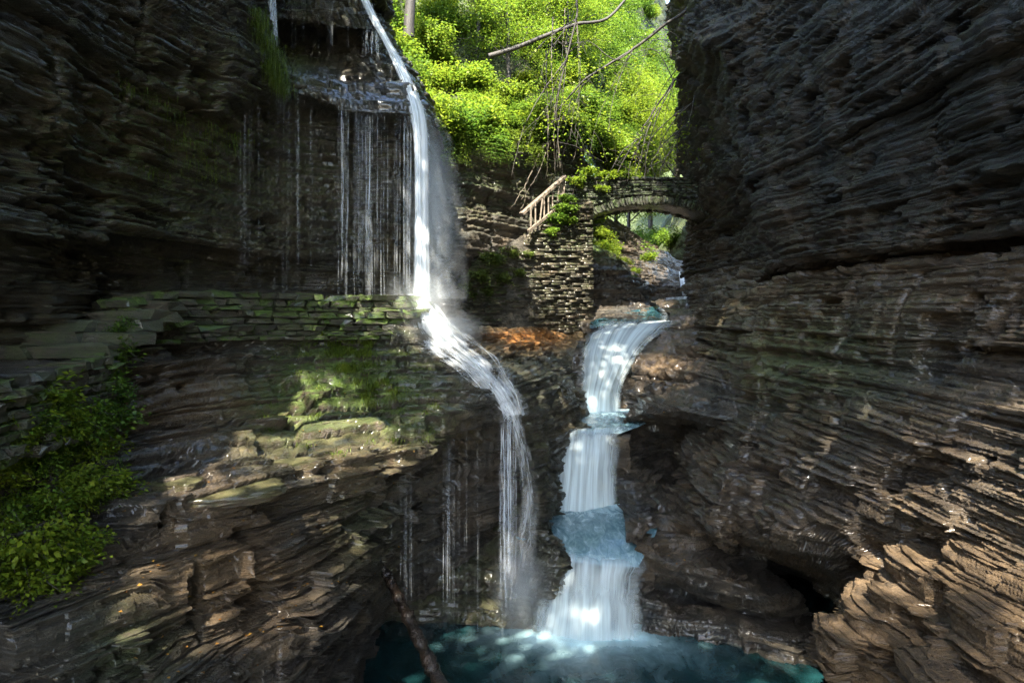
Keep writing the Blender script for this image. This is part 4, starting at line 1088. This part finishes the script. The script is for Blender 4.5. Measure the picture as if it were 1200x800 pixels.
def curve(cp, n=24, wob=0.0, seed=0):
    cp = np.asarray(cp, float); M = basis(len(cp), [max(2, n // (len(cp) - 1))] * (len(cp) - 1)) if len(cp) > 1 else None
    q = M @ cp
    if wob:
        r = np.random.default_rng(seed); q = q + np.cumsum(r.normal(0, wob, q.shape), 0) * np.linspace(0, 1, len(q))[:, None]
    return q

lg = empty('fallen_log')
lp = curve([P(451, 668, 12.4), P(462, 690, 12.1), P(478, 722, 11.6), P(500, 768, 11.0), P(524, 822, 10.4), P(545, 880, 10.0), PZ(560, 9.7, -.4)], 90)
rr = 0.085 + 0.05 * np.linspace(0, 1, len(lp)); rr = rr * (1 + 0.12 * np.sin(np.arange(len(lp)) * .7) + 0.08 * np.random.default_rng(2).normal(size=len(lp)))
V, F = tube([(lp, rr)], 14); V += 0.03 * (fbm(V[:, 0] * 9, V[:, 1] * 9, V[:, 2] * 3, 3, 3) - .5)[:, None]
mk('trunk', V, F, M_LOG, lg)
V, F = tube([(curve([lp[2], lp[2] + np.array([-.12, -.02, .22]), lp[2] + np.array([-.16, .0, .42])], 10), np.linspace(.06, .03, 11)), (curve([lp[30], lp[30] + np.array([.1, -.03, .12])], 6), np.linspace(.035, .02, 7))], 8)
mk('branch_stub', V, F, M_LOG, lg)
tag(lg, 'slick dark log leaning out of the cove down into the plunge pool', 'log')

# ------------------------------------------------------------------ leaves and plants
def leaf_quads(c, size, r, up=0.5, dirs=None, asp=0.6, fold=0.15):
    n = len(c); size = np.broadcast_to(size, (n,))
    nm = r.normal(size=(n, 3)); nm[:, 2] = np.abs(nm[:, 2]) * (1 + 2 * up) + up; nm /= np.linalg.norm(nm, axis=1, keepdims=True)
    d = r.normal(size=(n, 3)) if dirs is None else dirs + 0.35 * r.normal(size=(n, 3))
    d -= nm * np.sum(d * nm, 1, keepdims=True); d /= np.maximum(np.linalg.norm(d, axis=1, keepdims=True), 1e-6)
    s = np.cross(nm, d)
    h = size[:, None]
    V = np.stack([c, c + d * h * .5 + s * h * asp * .5 + nm * h * fold, c + d * h - nm * h * fold * .6, c + d * h * .5 - s * h * asp * .5 + nm * h * fold], 1)
    return V.reshape(-1, 3), np.arange(4 * n).reshape(-1, 4)

def leaves_obj(name, V, F, mat, parent, r):
    n = len(F); va = np.repeat(r.random(n), 4)
    return mk(name, V, F, mat, parent, attrs={'var': va})

def make_tree(name, H, spread, nleaf, lsize, seed, lean=(0, 0), crown_lo=.35, nl=14, tr=0.16, mat=None, clumpr=.5):
    r = np.random.default_rng(seed)
    e = empty(name)
    t = np.linspace(0, 1, 14)
    tp = np.stack([lean[0] * t ** 1.5, lean[1] * t ** 1.5, H * t], -1) + np.cumsum(r.normal(0, .05, (14, 3)), 0) * t[:, None]
    paths = [(tp, tr * (1 - .8 * t) + .012)]; cl = []
    for k in range(nl):
        f = crown_lo + (1 - crown_lo) * (k + r.random()) / nl
        b = np.array([np.interp(f, t, tp[:, i]) for i in range(3)]); az = k * 2.4 + r.normal() * .4
        L = spread * (1.15 - .75 * (f - crown_lo) / (1 - crown_lo)) * (0.7 + .5 * r.random())
        d = np.array([math.cos(az), math.sin(az), .35 + .4 * r.random()])
        lp_ = curve([b, b + d * L * .5 + [0, 0, .1 * L], b + d * L * [1, 1, .6]], 10, .04, seed + k)
        paths.append((lp_, np.linspace(tr * .38 * (1.2 - f), .012, len(lp_))))
        for q in range(5):
            s = lp_[int((.35 + .65 * r.random()) * (len(lp_) - 1))]
            d2 = r.normal(size=3) * [1, 1, .6] + d * .4; d2 /= np.linalg.norm(d2)
            tw_ = curve([s, s + d2 * L * .2, s + d2 * L * .38 - [0, 0, .08 * L]], 6, .02, seed + 9 * k + q)
            paths.append((tw_, np.linspace(.02, .006, len(tw_)))); cl += [tw_[3], tw_[-1], tw_[-2]]
    V, F = tube(paths, 6); a = mk('trunk', V, F, M_BARK, e)
    cl = np.array(cl); per = nleaf // len(cl) + 1
    wt = np.repeat(np.arange(len(cl)), per)
    c = cl[wt] + r.normal(size=(len(wt), 3)) * np.array([1, 1, .55]) * clumpr * (.5 + r.random(len(cl)))[wt][:, None]
    V, F = leaf_quads(c, lsize * (.6 + .8 * r.random(len(c))), r, .5)
    b = leaves_obj('crown', V, F, mat or M_LEAF, e, r)
    return e, [a, b]

def make_bush(name, rad, h, nstem, nleaf, lsize, seed, mat, droop=.3):
    r = np.random.default_rng(seed); e = empty(name); paths = []; cs = []; ds = []
    for k in range(nstem):
        az = r.random() * 6.283; rr_ = rad * (.25 + .75 * r.random()); hh = h * (.45 + .6 * r.random())
        d = np.array([math.cos(az), math.sin(az), 0])
        s = curve([d * .05, d * rr_ * .45 + [0, 0, hh * .75], d * rr_ + [0, 0, hh * (1 - droop * r.random() * 1.5)]], 10, .02, seed * 50 + k)
        paths.append((s, np.linspace(.012, .004, len(s))))
        m_ = nleaf // nstem; ii = (r.random(m_) ** .6 * (len(s) - 1.01)); i0 = ii.astype(int); q = s[i0] + (s[i0 + 1] - s[i0]) * (ii - i0)[:, None]
        cs.append(q + r.normal(size=(m_, 3)) * rad * .13); ds.append(np.broadcast_to(d + [0, 0, -.2], (m_, 3)))
    V, F = tube(paths, 4); a = mk('stems', V, F, M_BARK, e)
    c = np.concatenate(cs); V, F = leaf_quads(c, lsize * (.5 + .9 * r.random(len(c))), r, .6, np.concatenate(ds))
    b = leaves_obj('foliage', V, F, mat, e, r)
    return e, [a, b]

def make_fern(name, L, nf, seed, mat, hang=False, pin=.16):
    """arching (or hanging) fronds with paired leaflets"""
    r = np.random.default_rng(seed); e = empty(name); paths = []; C, Dd, Sz = [], [], []
    for k in range(nf):
        az = r.random() * 6.283 if not hang else -math.pi / 2 + r.normal() * .9
        l = L * (.6 + .6 * r.random()); d = np.array([math.cos(az), math.sin(az), 0])
        s = curve([np.zeros(3) + r.normal(0, .06, 3), d * l * .4 + [0, 0, l * (.25 if hang else .55)], d * l * (.7 if hang else .9) + [0, 0, -l * .55 if hang else l * .3]], 16)
        paths.append((s, np.linspace(.006, .002, len(s))))
        tg = np.gradient(s, axis=0); tg /= np.linalg.norm(tg, axis=1, keepdims=True)
        side = np.cross(tg, [0, 0, 1.]); side /= np.maximum(np.linalg.norm(side, axis=1, keepdims=True), 1e-6)
        for sg in (-1, 1):
            i = np.arange(2, len(s)); C.append(s[i]); Dd.append(side[i] * sg + tg[i] * .5 + [0, 0, -.15])
            Sz.append(l * pin * np.sin(np.linspace(.5, 3.0, len(i))) + .01)
    V, F = tube(paths, 3); a = mk('stems', V, F, M_FERN, e, attrs={'var': np.zeros(len(V))})
    V, F = leaf_quads(np.concatenate(C), np.concatenate(Sz), r, .8, np.concatenate(Dd), asp=.38)
    b = leaves_obj('fronds', V, F, mat, e, r)
    return e, [a, b]

def place(proto, parts, spots, label, cat, group, first=[None]):
    for i, (p, rz, sc) in enumerate(spots):
        tl = (random.uniform(-.15, .15), random.uniform(-.15, .15), rz)
        if i == 0:
            o = proto; o.location = p; o.rotation_euler = tl; o.scale = (sc,) * 3
        else:
            o = copy_tree(proto, parts, p, tl, sc)
        tag(o, label(p) if callable(label) else label, cat, group)

# --- shrubs and ferns on the hillside above the dark rear wall
def on_grid(Q, n, cond, seed):
    r = np.random.default_rng(seed); f = Q.reshape(-1, 3); q = px(f)
    ok = np.where(cond(q[:, 0], q[:, 1], f))[0]
    return f[r.choice(ok, n, replace=len(ok) < n)]

def spots_of(p, smin, smax, r):
    return [(q + np.array([0, 0, -.1]), r.random() * 6.283, smin + (smax - smin) * r.random()) for q in p]
r = np.random.default_rng(12)
def hill_label(p, k):
    u, v = px(np.asarray(p)); col = ('deep green', 'yellow-green')[k % 2]
    if u < 520: return col + ' shrub on the slope right beside the tall side waterfall'
    if v > 120 and u < 640: return col + ' shrub near the top edge of the dark rear rock wall'
    if u < 640: return col + ' shrub on the upper hillside around the fallen trunk'
    return col + ' shrub behind the hanging vines, between hillside and bridge'
vis = lambda u, v, f: (u > 395) & (u < 760) & (v > -30) & (v < 235)
for k in range(4):
    pr, pa = make_bush('shrub', (1.4, 1.1, 1.6, 1.2)[k], (.8, 1.5, 1.0, .7)[k], 34, 5200, (.11, .10, .09, .12)[k], 40 + k, (M_LEAF2, M_LEAF, M_LEAF2, M_LEAF)[k])
    place(pr, pa, spots_of(on_grid(HSQ, 40, vis, 60 + k), .6, 1.35, r), lambda p, k=k: hill_label(p, k), 'shrub', 'shrubs on the hillside')
edge = lambda u, v, f: (u > 425) & (u < 700) & (v > 0.35 * abs(u - 600) * 0 + 140) & (v < 215) & (f[:, 1] < 33)
for k in range(2):
    pr, pa = make_fern('hanging_fern', 1.15, 46, 70 + k, (M_FERN, M_LEAF2)[k], hang=True)
    place(pr, pa, [(p, rz * .15 - .4, s) for p, rz, s in spots_of(on_grid(HSQ, 26, edge, 75 + k), .7, 1.3, r)], 'drooping fern hanging over the top edge of the dark rear rock wall', 'fern', 'ferns along the rear wall edge')

# --- trees
T1, T1p = make_tree('maple_tree', 8.5, 3.2, 15000, 0.125, 101, (.9, 0), .5, tr=.24)
T2, T2p = make_tree('maple_tree', 7.0, 3.6, 15000, 0.12, 102, (-.6, -.5), .25)
T3, T3p = make_tree('maple_tree', 9.5, 3.0, 14000, 0.12, 103, (.3, -.8), .4, mat=M_LEAF2)
HT = HSQ.reshape(-1, 3); HTq = px(HT); RT = RHQ.reshape(-1, 3); RTq = px(RT)
def near(F_, q, u, v, D):
    i = np.argmin((q[:, 0] - u) ** 2 + (q[:, 1] - v) ** 2 + ((F_[:, 1] - D) * 8) ** 2); return F_[i] - np.array([0, 0, .2])
T1.location = P(479, 44, 28.4); T1.scale = (1, 1, 1)
tag(T1, 'dark leaning tree trunk rising from the hillside right of the tall side waterfall', 'tree')
grp = 'maples behind the footbridge'; lab = 'yellow-green maple crown seen above the stone footbridge'; lab2 = 'yellow-green maple on the hillside above the dark rear rock wall'
tag(T2, lab2, 'tree', grp); tag(T3, lab2, 'tree', grp)
spot = [(T2, T2p, near(HT, HTq, 600, 110, 31), .75), (T2, T2p, near(HT, HTq, 660, 110, 35), .8), (T3, T3p, near(HT, HTq, 700, 170, 40), .8), (T2, T2p, near(HT, HTq, 728, 200, 47), .95),
        (T3, T3p, near(HT, HTq, 560, 70, 33), .7), (T2, T2p, near(HT, HTq, 640, 60, 37), .9), (T3, T3p, near(HT, HTq, 720, 150, 47), 1.0), (T2, T2p, near(HT, HTq, 745, 210, 56), 1.2),
        (T3, T3p, A(13, 44, 15), .95), (T2, T2p, A(12.2, 50, 14), 1.1), (T3, T3p, A(14, 58, 15), 1.3), (T2, T2p, A(10.5, 62, 12), 1.3), (T3, T3p, A(15, 74, 16), 1.6),
        (T2, T2p, A(13, 86, 14), 2.0), (T3, T3p, A(18, 84, 20), 2.0), (T2, T2p, A(9.5, 80, 15), 1.8), (T3, T3p, A(13.5, 47, 18), 1.0), (T2, T2p, A(12.5, 40, 17), .9), (T3, T3p, A(22, 92, 24), 2.2)]
used = set(); rt = np.random.default_rng(3)
for T, Tp, p, s in spot:
    if id(T) not in used:
        used.add(id(T)); T.location = p; T.scale = (s,) * 3; T.rotation_euler = (0, 0, rt.random() * 6.28)
    else:
        tag(copy_tree(T, Tp, p, (0, 0, rt.random() * 6.28), s), lab if p[0] > 5.5 else lab2, 'tree', grp)
# added rim trees, mostly out of view: their crowns break up the sunlight
T4, T4p = make_tree('maple_tree', 12, 3.4, 9000, 0.22, 104, (9.0, 0), .52, nl=16, tr=.26, clumpr=.6)
T5, T5p = make_tree('maple_tree', 11, 3.2, 9000, 0.22, 105, (5.5, .5), .48, nl=16, tr=.26, clumpr=.6)
done = set()
for (p, rz, s_, k) in [((-8.3, -4.2, 13.4), 0, 1.2, 0), ((-8.3, 1, 13.4), 0, 1.15, 0), ((-7.6, 6.5, 13.4), 0, 1.1, 0), ((8.4, 5.5, 19), math.pi, .8, 1), ((8.4, .8, 19), math.pi, .85, 1), ((8.4, 10.5, 19), math.pi, .85, 1),
                       ((-8, 12, 14.5), 0, .9, 1), ((8.6, -3.9, 19), math.pi, .72, 0), ((8.6, -1.4, 19), math.pi, .72, 0), ((-10.2, -9.5, 13.4), 0, 1.1, 0), ((-8, -2.4, 13.4), -.1, 1.05, 0), ((8.6, 4.4, 19), math.pi, .85, 0), ((9.2, -8, 19), math.pi, .8, 1), ((-9.5, 4, 13.4), .2, .9, 1), ((8.6, 15, 19), math.pi, .8, 1)]:
    T, Tp = ((T4, T4p), (T5, T5p))[k]; rot = (0, 0, rz + rt.normal() * .25)
    lab5 = 'added unseen maple on the right cliff rim, its crown shading the gorge' if p[0] > 0 else 'added unseen maple on the left cliff rim, its crown shading the gorge'
    if k not in done:
        done.add(k); T.location = p; T.rotation_euler = rot; T.scale = (s_,) * 3; tag(T, lab5, 'tree', 'added shade maples along the rims')
    else:
        tag(copy_tree(T, Tp, p, rot, s_), lab5, 'tree', 'added shade maples along the rims')

for (x, y, z, s_, k) in [(7.6, 3, 20.3, .8, 0), (7.5, 7.5, 20.3, .85, 1), (7.3, 12, 20.3, .9, 0), (7.2, 16, 20.3, .85, 1), (7.3, 20.5, 20.6, .8, 0), (8, -2, 20.3, .9, 1)]:  # unseen trees added to keep sun and sky off the upper right cliff
    T, Tp = ((T2, T2p), (T3, T3p))[k]
    tag(copy_tree(T, Tp, (x, y, z), (0, -.35, rt.random() * .6), s_), 'added unseen young maple on the right rim, shading the upper cliff', 'tree', 'added young maples on the right rim')

# --- shrubs beyond the arch and along the streambed
pr, pa = make_bush('shrub', 1.0, 1.3, 24, 2400, 0.12, 90, M_LEAF2)
sp = [(A(6.6, 42, 9.6), 0, 1.0), (A(7.4, 45, 9.8), 1, 1.2), (A(8.6, 47, 10), 2, 1.3), (A(9.6, 52, 10.5), 3, 1.5), (A(11, 55, 11), 4, 1.6), (A(12, 60, 11), 5, 1.8), (A(8.6, 56, 10), 1.5, 1.5), (A(10, 66, 10.5), 2.6, 1.9),
      (A(13, 66, 12), .7, 2.0), (A(9.3, 40, 10.4), 3.3, 1.0), (A(6.2, 48, 10.5), 4.1, 1.3), (A(14.5, 74, 13), 0.2, 2.4), (A(11.5, 76, 11), 2.2, 2.4)]
place(pr, pa, [(p, rz, s) for p, rz, s in sp], 'soft green shrub on the banks seen through the bridge arch', 'shrub', 'shrubs beyond the arch')
pr, pa = make_bush('shrub', .6, .5, 18, 1300, 0.09, 91, M_LEAF)
place(pr, pa, [(P(u, v, D), rz, s) for u, v, D, rz, s in [(694, 262, 35.5, 0, 1.3), (700, 280, 34.5, 1, 1.2), (706, 296, 34, 2, 1.2), (712, 306, 33.4, 3, 1.0), (692, 250, 36, 4, 1.3), (738, 330, 33, 5, .6), (760, 306, 38, 5, .9), (720, 300, 34.6, 1.1, 1.0), (730, 312, 34.6, 2.4, .9), (708, 284, 35, .4, 1.2), (745, 322, 35.4, 3.9, .7), (716, 292, 36.5, 2.9, 1.1)]],
      'yellow-green tuft growing on the bank under the bridge', 'shrub', 'tufts on the bank under the bridge')
# --- creeper on bridge and abutment
pr, pa = make_bush('creeper', .6, .45, 16, 900, 0.13, 92, M_IVY, droop=.8)
sp = [(P(u, v, D - .15), rz, s) for u, v, D, rz, s in [(575, 308, 25.2, 0, .9), (560, 328, 24.8, 1, .9), (585, 330, 25.4, 2, .8), (598, 300, 25.9, 3, .7), (552, 350, 24.5, 4, .6), (606, 322, 26, 2.2, .6), (570, 345, 25, .6, .6), (545, 338, 24.3, .3, .5), (620, 300, 26.4, 3.3, .45)]]
place(pr, pa, sp, 'dark ivy patch covering the shoulder of the stone abutment', 'ivy', 'ivy on the abutment')
pr, pa = make_bush('creeper', .6, .5, 16, 900, 0.15, 93, M_LEAF2, droop=.8)
sp = [(P(u, v, D - .2), rz, s) for u, v, D, rz, s in [(662, 250, 27.4, 0, .8), (652, 262, 27.2, 1, .8), (668, 262, 27.5, 2, .6), (645, 275, 27, 3, .6), (664, 236, 27.6, 4, .6)]]
place(pr, pa, sp, 'leafy green creeper below the timber handrail', 'creeper', 'creeper below the handrail')
pr, pa = make_bush('creeper', .55, .3, 14, 420, 0.17, 94, M_LEAF, droop=1.6)
sp = [(P(u, v, D), rz, s) for u, v, D, rz, s in [(688, 204, 28.1, 0, .8), (715, 207, 28.1, 1, .7), (735, 206, 28.1, 2, .5), (676, 214, 28.0, 3, .7), (705, 222, 28.05, 4, .5)]]
place(pr, pa, sp, 'trailing leaves hanging down the face of the footbridge', 'creeper', 'trailing leaves on the bridge')

# --- foreground shrubs on the left bank
r = np.random.default_rng(21)
for k in range(3):
    pr, pa = make_bush('shrub', .42, .42, 22, (1500, 1700, 900)[k], (.055, .045, .08)[k], 110 + k, (M_LEAF, M_LEAF2, M_LEAF)[k], droop=.7)
    c = lambda u, v, f: (u > -30) & (v > 470) & (v < 690) & (u < np.interp(v, [480, 540, 640, 700], [90, 150, 115, 70])) & (f[:, 1] < 9.6)
    place(pr, pa, [(p + np.array([.08, -.1, .02]), rz, s) for p, rz, s in spots_of(on_grid(FGQ, 20, c, 120 + k), .5, 1.0, r)], ('bright green leafy shrub on the steep bank below the path wall', 'dull olive shrub on the steep bank below the path wall', 'glossy large-leaved shrub on the steep bank below the path wall')[k], 'shrub', 'shrubs on the left bank')
pr, pa = make_bush('shrub', .35, .4, 16, 800, 0.06, 115, M_LEAF2, droop=.6)
sp = [(P(u, v, D), rz, s) for u, v, D, rz, s in [(138, 400, 10.2, 0, .9), (130, 432, 9.6, 1, 1), (120, 462, 9.1, 2, 1), (140, 470, 9.3, 3, .9), (112, 496, 8.8, 4, 1.1), (135, 505, 8.9, 5, 1), (100, 520, 8.4, 1.2, 1.1), (148, 415, 10.3, 3.1, .7)]]
place(pr, pa, sp, 'small leafy shrub growing up the joint between the path wall and the terrace', 'shrub', 'shrubs between path wall and terrace')
# --- grass
def grass(name, spots_, blade, nper, spread, seed, mat, hang=0.0):
    r = np.random.default_rng(seed); V, F, va = [], [], []; b = 0
    for p in spots_:
        for _ in range(nper):
            az = r.random() * 6.28; d = np.array([math.cos(az), math.sin(az), 0]); o = p + r.normal(0, spread, 3) * [1, 1, .3]
            l = blade * (.5 + .8 * r.random()); s = np.array([-d[1], d[0], 0]) * .006
            m_ = o + d * l * .25 + [0, 0, l * (.5 if not hang else .1)]; t_ = o + d * l * (.55 if not hang else .35) + [0, 0, l * .55 if not hang else -l * hang]
            V += [o - s, o + s, m_ + s * .8, m_ - s * .8, t_ + s * .1, t_ - s * .1]; F += [[b, b + 1, b + 2, b + 3], [b + 3, b + 2, b + 4, b + 5]]; va += [r.random()] * 6; b += 6
    return tag(mk(name, np.array(V), np.array(F), mat, attrs={'var': np.array(va)}), kind='stuff')
gs = on_grid(FGQ, 46, lambda u, v, f: ((u - 400 - (v - 395) * .6) ** 2 / 26 ** 2 < 1) & (v > 395) & (v < 480), 5)
grass('grass', gs, .22, 60, .07, 6, M_FERN)
gs = on_grid(FGQ, 50, lambda u, v, f: (u > 300) & (u < 520) & (v > 400) & (v < 540), 8)
grass('grass', gs, .09, 36, .08, 7, M_FERN)
gm = [P(u, v, D) for u, v, D in [(306, 30, 13.75), (312, 45, 13.8), (318, 60, 13.9), (322, 72, 14), (326, 84, 14.1), (330, 95, 14.2), (332, 104, 14.3), (302, 16, 13.7), (325, 92, 14.0), (318, 78, 13.9)]]
grass('moss', gm, .30, 130, .10, 9, M_FERN, hang=.8)
gm = [P(u, v, D) for u, v, D in [(205, 140, 12), (215, 165, 12.1), (240, 150, 12.5), (270, 170, 13.2), (235, 190, 12.6), (250, 205, 12.8), (280, 160, 13.5), (190, 120, 11.7), (180, 200, 11.6), (150, 105, 11)]]
grass('moss', gm, .22, 50, .22, 10, M_FERN, hang=.7)

# --- fallen leaves caught on the ledges
M_LITTER = leaf_material('fallen_leaf', (0.16, 0.06, 0.012), (0.34, 0.19, 0.03), 0.15)
rl_ = np.random.default_rng(77)
lp2 = np.concatenate([on_grid(FGQ, 260, lambda u, v, f: (u > 120) & (u < 520) & (v > 400) & (v < 800), 31), on_grid(RSQ, 160, lambda u, v, f: (u > 720) & (v > 380) & (v < 700), 32)])
V, F = leaf_quads(lp2 + [0, -.01, .025], .045 * (.6 + .8 * rl_.random(len(lp2))), rl_, 2.0, asp=.75)
o = mk('fallen_leaves', V, F, M_LITTER, attrs={'var': np.repeat(rl_.random(len(F)), 4)}); tag(o, kind='stuff')

# --- tree leaning over the gorge from the right rim: drooping limbs cross the gap
e = empty('overhanging_tree')
base = A(8.4, 25, 20.2)
tp = curve([base, A(7.9, 24.6, 21.5), A(6.9, 24.2, 22.4), A(5.6, 24, 22.6)], 20)
limbs = [
 ([A(7.2, 24.3, 22.2), P(818, -10, 23.6), P(775, 32, 24), P(742, 58, 24.2), P(702, 84, 24.5), P(684, 98, 24.6), P(652, 136, 25)], .055),
 ([A(6.6, 24.2, 22.4), P(690, -40, 24.5), P(676, 22, 24.6), P(664, 70, 24.7), P(655, 110, 24.8), P(651, 140, 24.9)], .04),
 ([A(7.6, 24.4, 21.8), P(806, 70, 23.4), P(790, 96, 23.6), P(772, 126, 23.8), P(752, 160, 24), P(728, 205, 24.4)], .035),
 ([A(7.6, 24.4, 21.8), P(812, 120, 23.2), P(800, 150, 23.4), P(788, 175, 23.6), P(774, 202, 23.8)], .02),
 ([P(742, 58, 24.2), P(720, 70, 24), P(690, 49, 24), P(668, 50, 24)], .016),
 ([P(772, 126, 23.8), P(760, 150, 23.7), P(755, 175, 23.7), P(748, 205, 23.7)], .02),
 ([P(790, 96, 23.6), P(770, 60, 23.8), P(748, 62, 24), P(722, 78, 24)], .014),
 ([P(664, 70, 24.7), P(660, 110, 24.6), P(657, 150, 24.6), P(655, 195, 24.6)], .012),
 ([P(676, 22, 24.6), P(680, 80, 24.5), P(676, 130, 24.5), P(672, 160, 24.5)], .010),
 ([P(775, 32, 24), P(795, 45, 23.8), P(780, 60, 23.8), P(750, 66, 23.9)], .012),
 ([P(752, 160, 24), P(735, 172, 24), P(722, 186, 24), P(710, 205, 24)], .012),
]
rb = np.random.default_rng(91)
for k in range(26):
    a_ = limbs[int(rb.integers(0, 4))][0]; q0 = a_[int(rb.integers(1, len(a_) - 1))]; u0, v0 = px(q0); l_ = rb.uniform(60, 150); l_ = min(l_, max(20, (208 - v0) / .9)); D_ = q0[1] + rb.normal() * .3
    dx, dy = -rb.uniform(.15, .75), rb.uniform(.55, 1.0)
    limbs.append(([q0, P(u0 + dx * l_ * .35, v0 + dy * l_ * .25, D_), P(u0 + dx * l_ * .7, v0 + dy * l_ * .6, D_), P(u0 + dx * l_ * .9, v0 + dy * l_, D_)], rb.uniform(.008, .02)))
V, F = tube([(tp, np.linspace(.22, .10, len(tp)))] , 10); mk('trunk', V, F, M_BARK, e)
lc_ = []; rr2 = np.random.default_rng(44)
for i, (cp, rad) in enumerate(limbs):
    q = curve(cp, 30, .012, i); V, F = tube([(q, np.linspace(rad * 1.3, rad * .5, len(q)))], 6); mk('limb', V, F, M_BARK, e)
    tws = []
    for k in range(5):
        j = rr2.integers(6, len(q) - 1); d = rr2.normal(size=3) * [.6, .3, .5] + [0, 0, -.5]
        tq = curve([q[j], q[j] + d * .4, q[j] + d * .8 + [0, 0, -.25]], 8, .02, i * 20 + k); tws.append((tq, np.linspace(.008, .003, len(tq))))
        lc_ += [tq[-1], tq[-3]]
    V, F = tube(tws, 4); mk('twigs', V, F, M_BARK, e)
up_ = np.stack([rr2.uniform(-.5, 7, 90), rr2.uniform(20, 25, 90), rr2.uniform(21, 26, 90)], -1); ui = np.repeat(np.arange(90), 75)  # leaf clumps above the view, added to shade the bridge and upper cascade
cu = up_[ui] + rr2.normal(size=(len(ui), 3)) * [.5, .5, .3]
V, F = leaf_quads(cu, .17 * (.6 + .8 * rr2.random(len(cu))), rr2, .5); leaves_obj('crown', V, F, M_LEAF, e, rr2)
lc_ = np.array(lc_); lc_ = lc_[(px(lc_)[:, 1] < 190)]; ii = np.repeat(np.arange(len(lc_)), 4); c = lc_[ii] + rr2.normal(0, .16, (len(ii), 3))
V, F = leaf_quads(c, .11 * (.6 + .8 * rr2.random(len(c))), rr2, .5); leaves_obj('crown', V, F, M_LEAF, e, rr2)
tag(e, 'thin-leaved tree on the right rim with drooping limbs crossing in front of the bridge', 'tree')

V, F = tube([(curve([P(573, 66, 30), P(605, 56, 30), P(640, 42, 30), P(675, 30, 30), P(712, 24, 30.2), P(745, -8, 30.5)], 40, .01), np.linspace(.12, .05, 41))], 8)
o = mk('fallen_tree', V, F, M_BARK); tag(o, 'mossy fallen trunk slanting across the foliage above the rear wall', 'log')
vn_ = [[P(648, 20, 28), P(646, 80, 28), P(647, 140, 28), P(646, 200, 28.4)], [P(662, 10, 28), P(660, 70, 28), P(658, 130, 28), P(660, 190, 28.3)], [P(676, 30, 28.2), P(678, 90, 28.2), P(677, 150, 28.2), P(674, 185, 28.4)],
       [P(640, 60, 28), P(641, 110, 28), P(644, 170, 28), P(643, 205, 28.3)], [P(632, 180, 28.2), P(622, 205, 28.2), P(610, 228, 28), P(598, 250, 27.8)], [P(640, 178, 28.2), P(630, 205, 28.1), P(616, 228, 28), P(608, 248, 27.8)],
       [P(624, 200, 28.2), P(617, 215, 28.1), P(611, 240, 27.9)], [P(655, 140, 28), P(651, 180, 28), P(649, 215, 28)], [P(680, 205, 28.3), P(671, 222, 28), P(664, 236, 27.8)]]
for i, cp in enumerate(vn_):
    q = curve(cp, 24, .035, 300 + i); V, F = tube([(q, np.linspace(.016 + .012 * (i % 3 == 0), .007, len(q)))], 5); o = mk('vine', V, F, M_TWIG)
    tag(o, 'bare pale vine hanging down the rear wall beside the handrail', 'vine', 'bare vines on the rear wall')
print('TRIS', TRI[0], 'objects', len(bpy.data.objects))
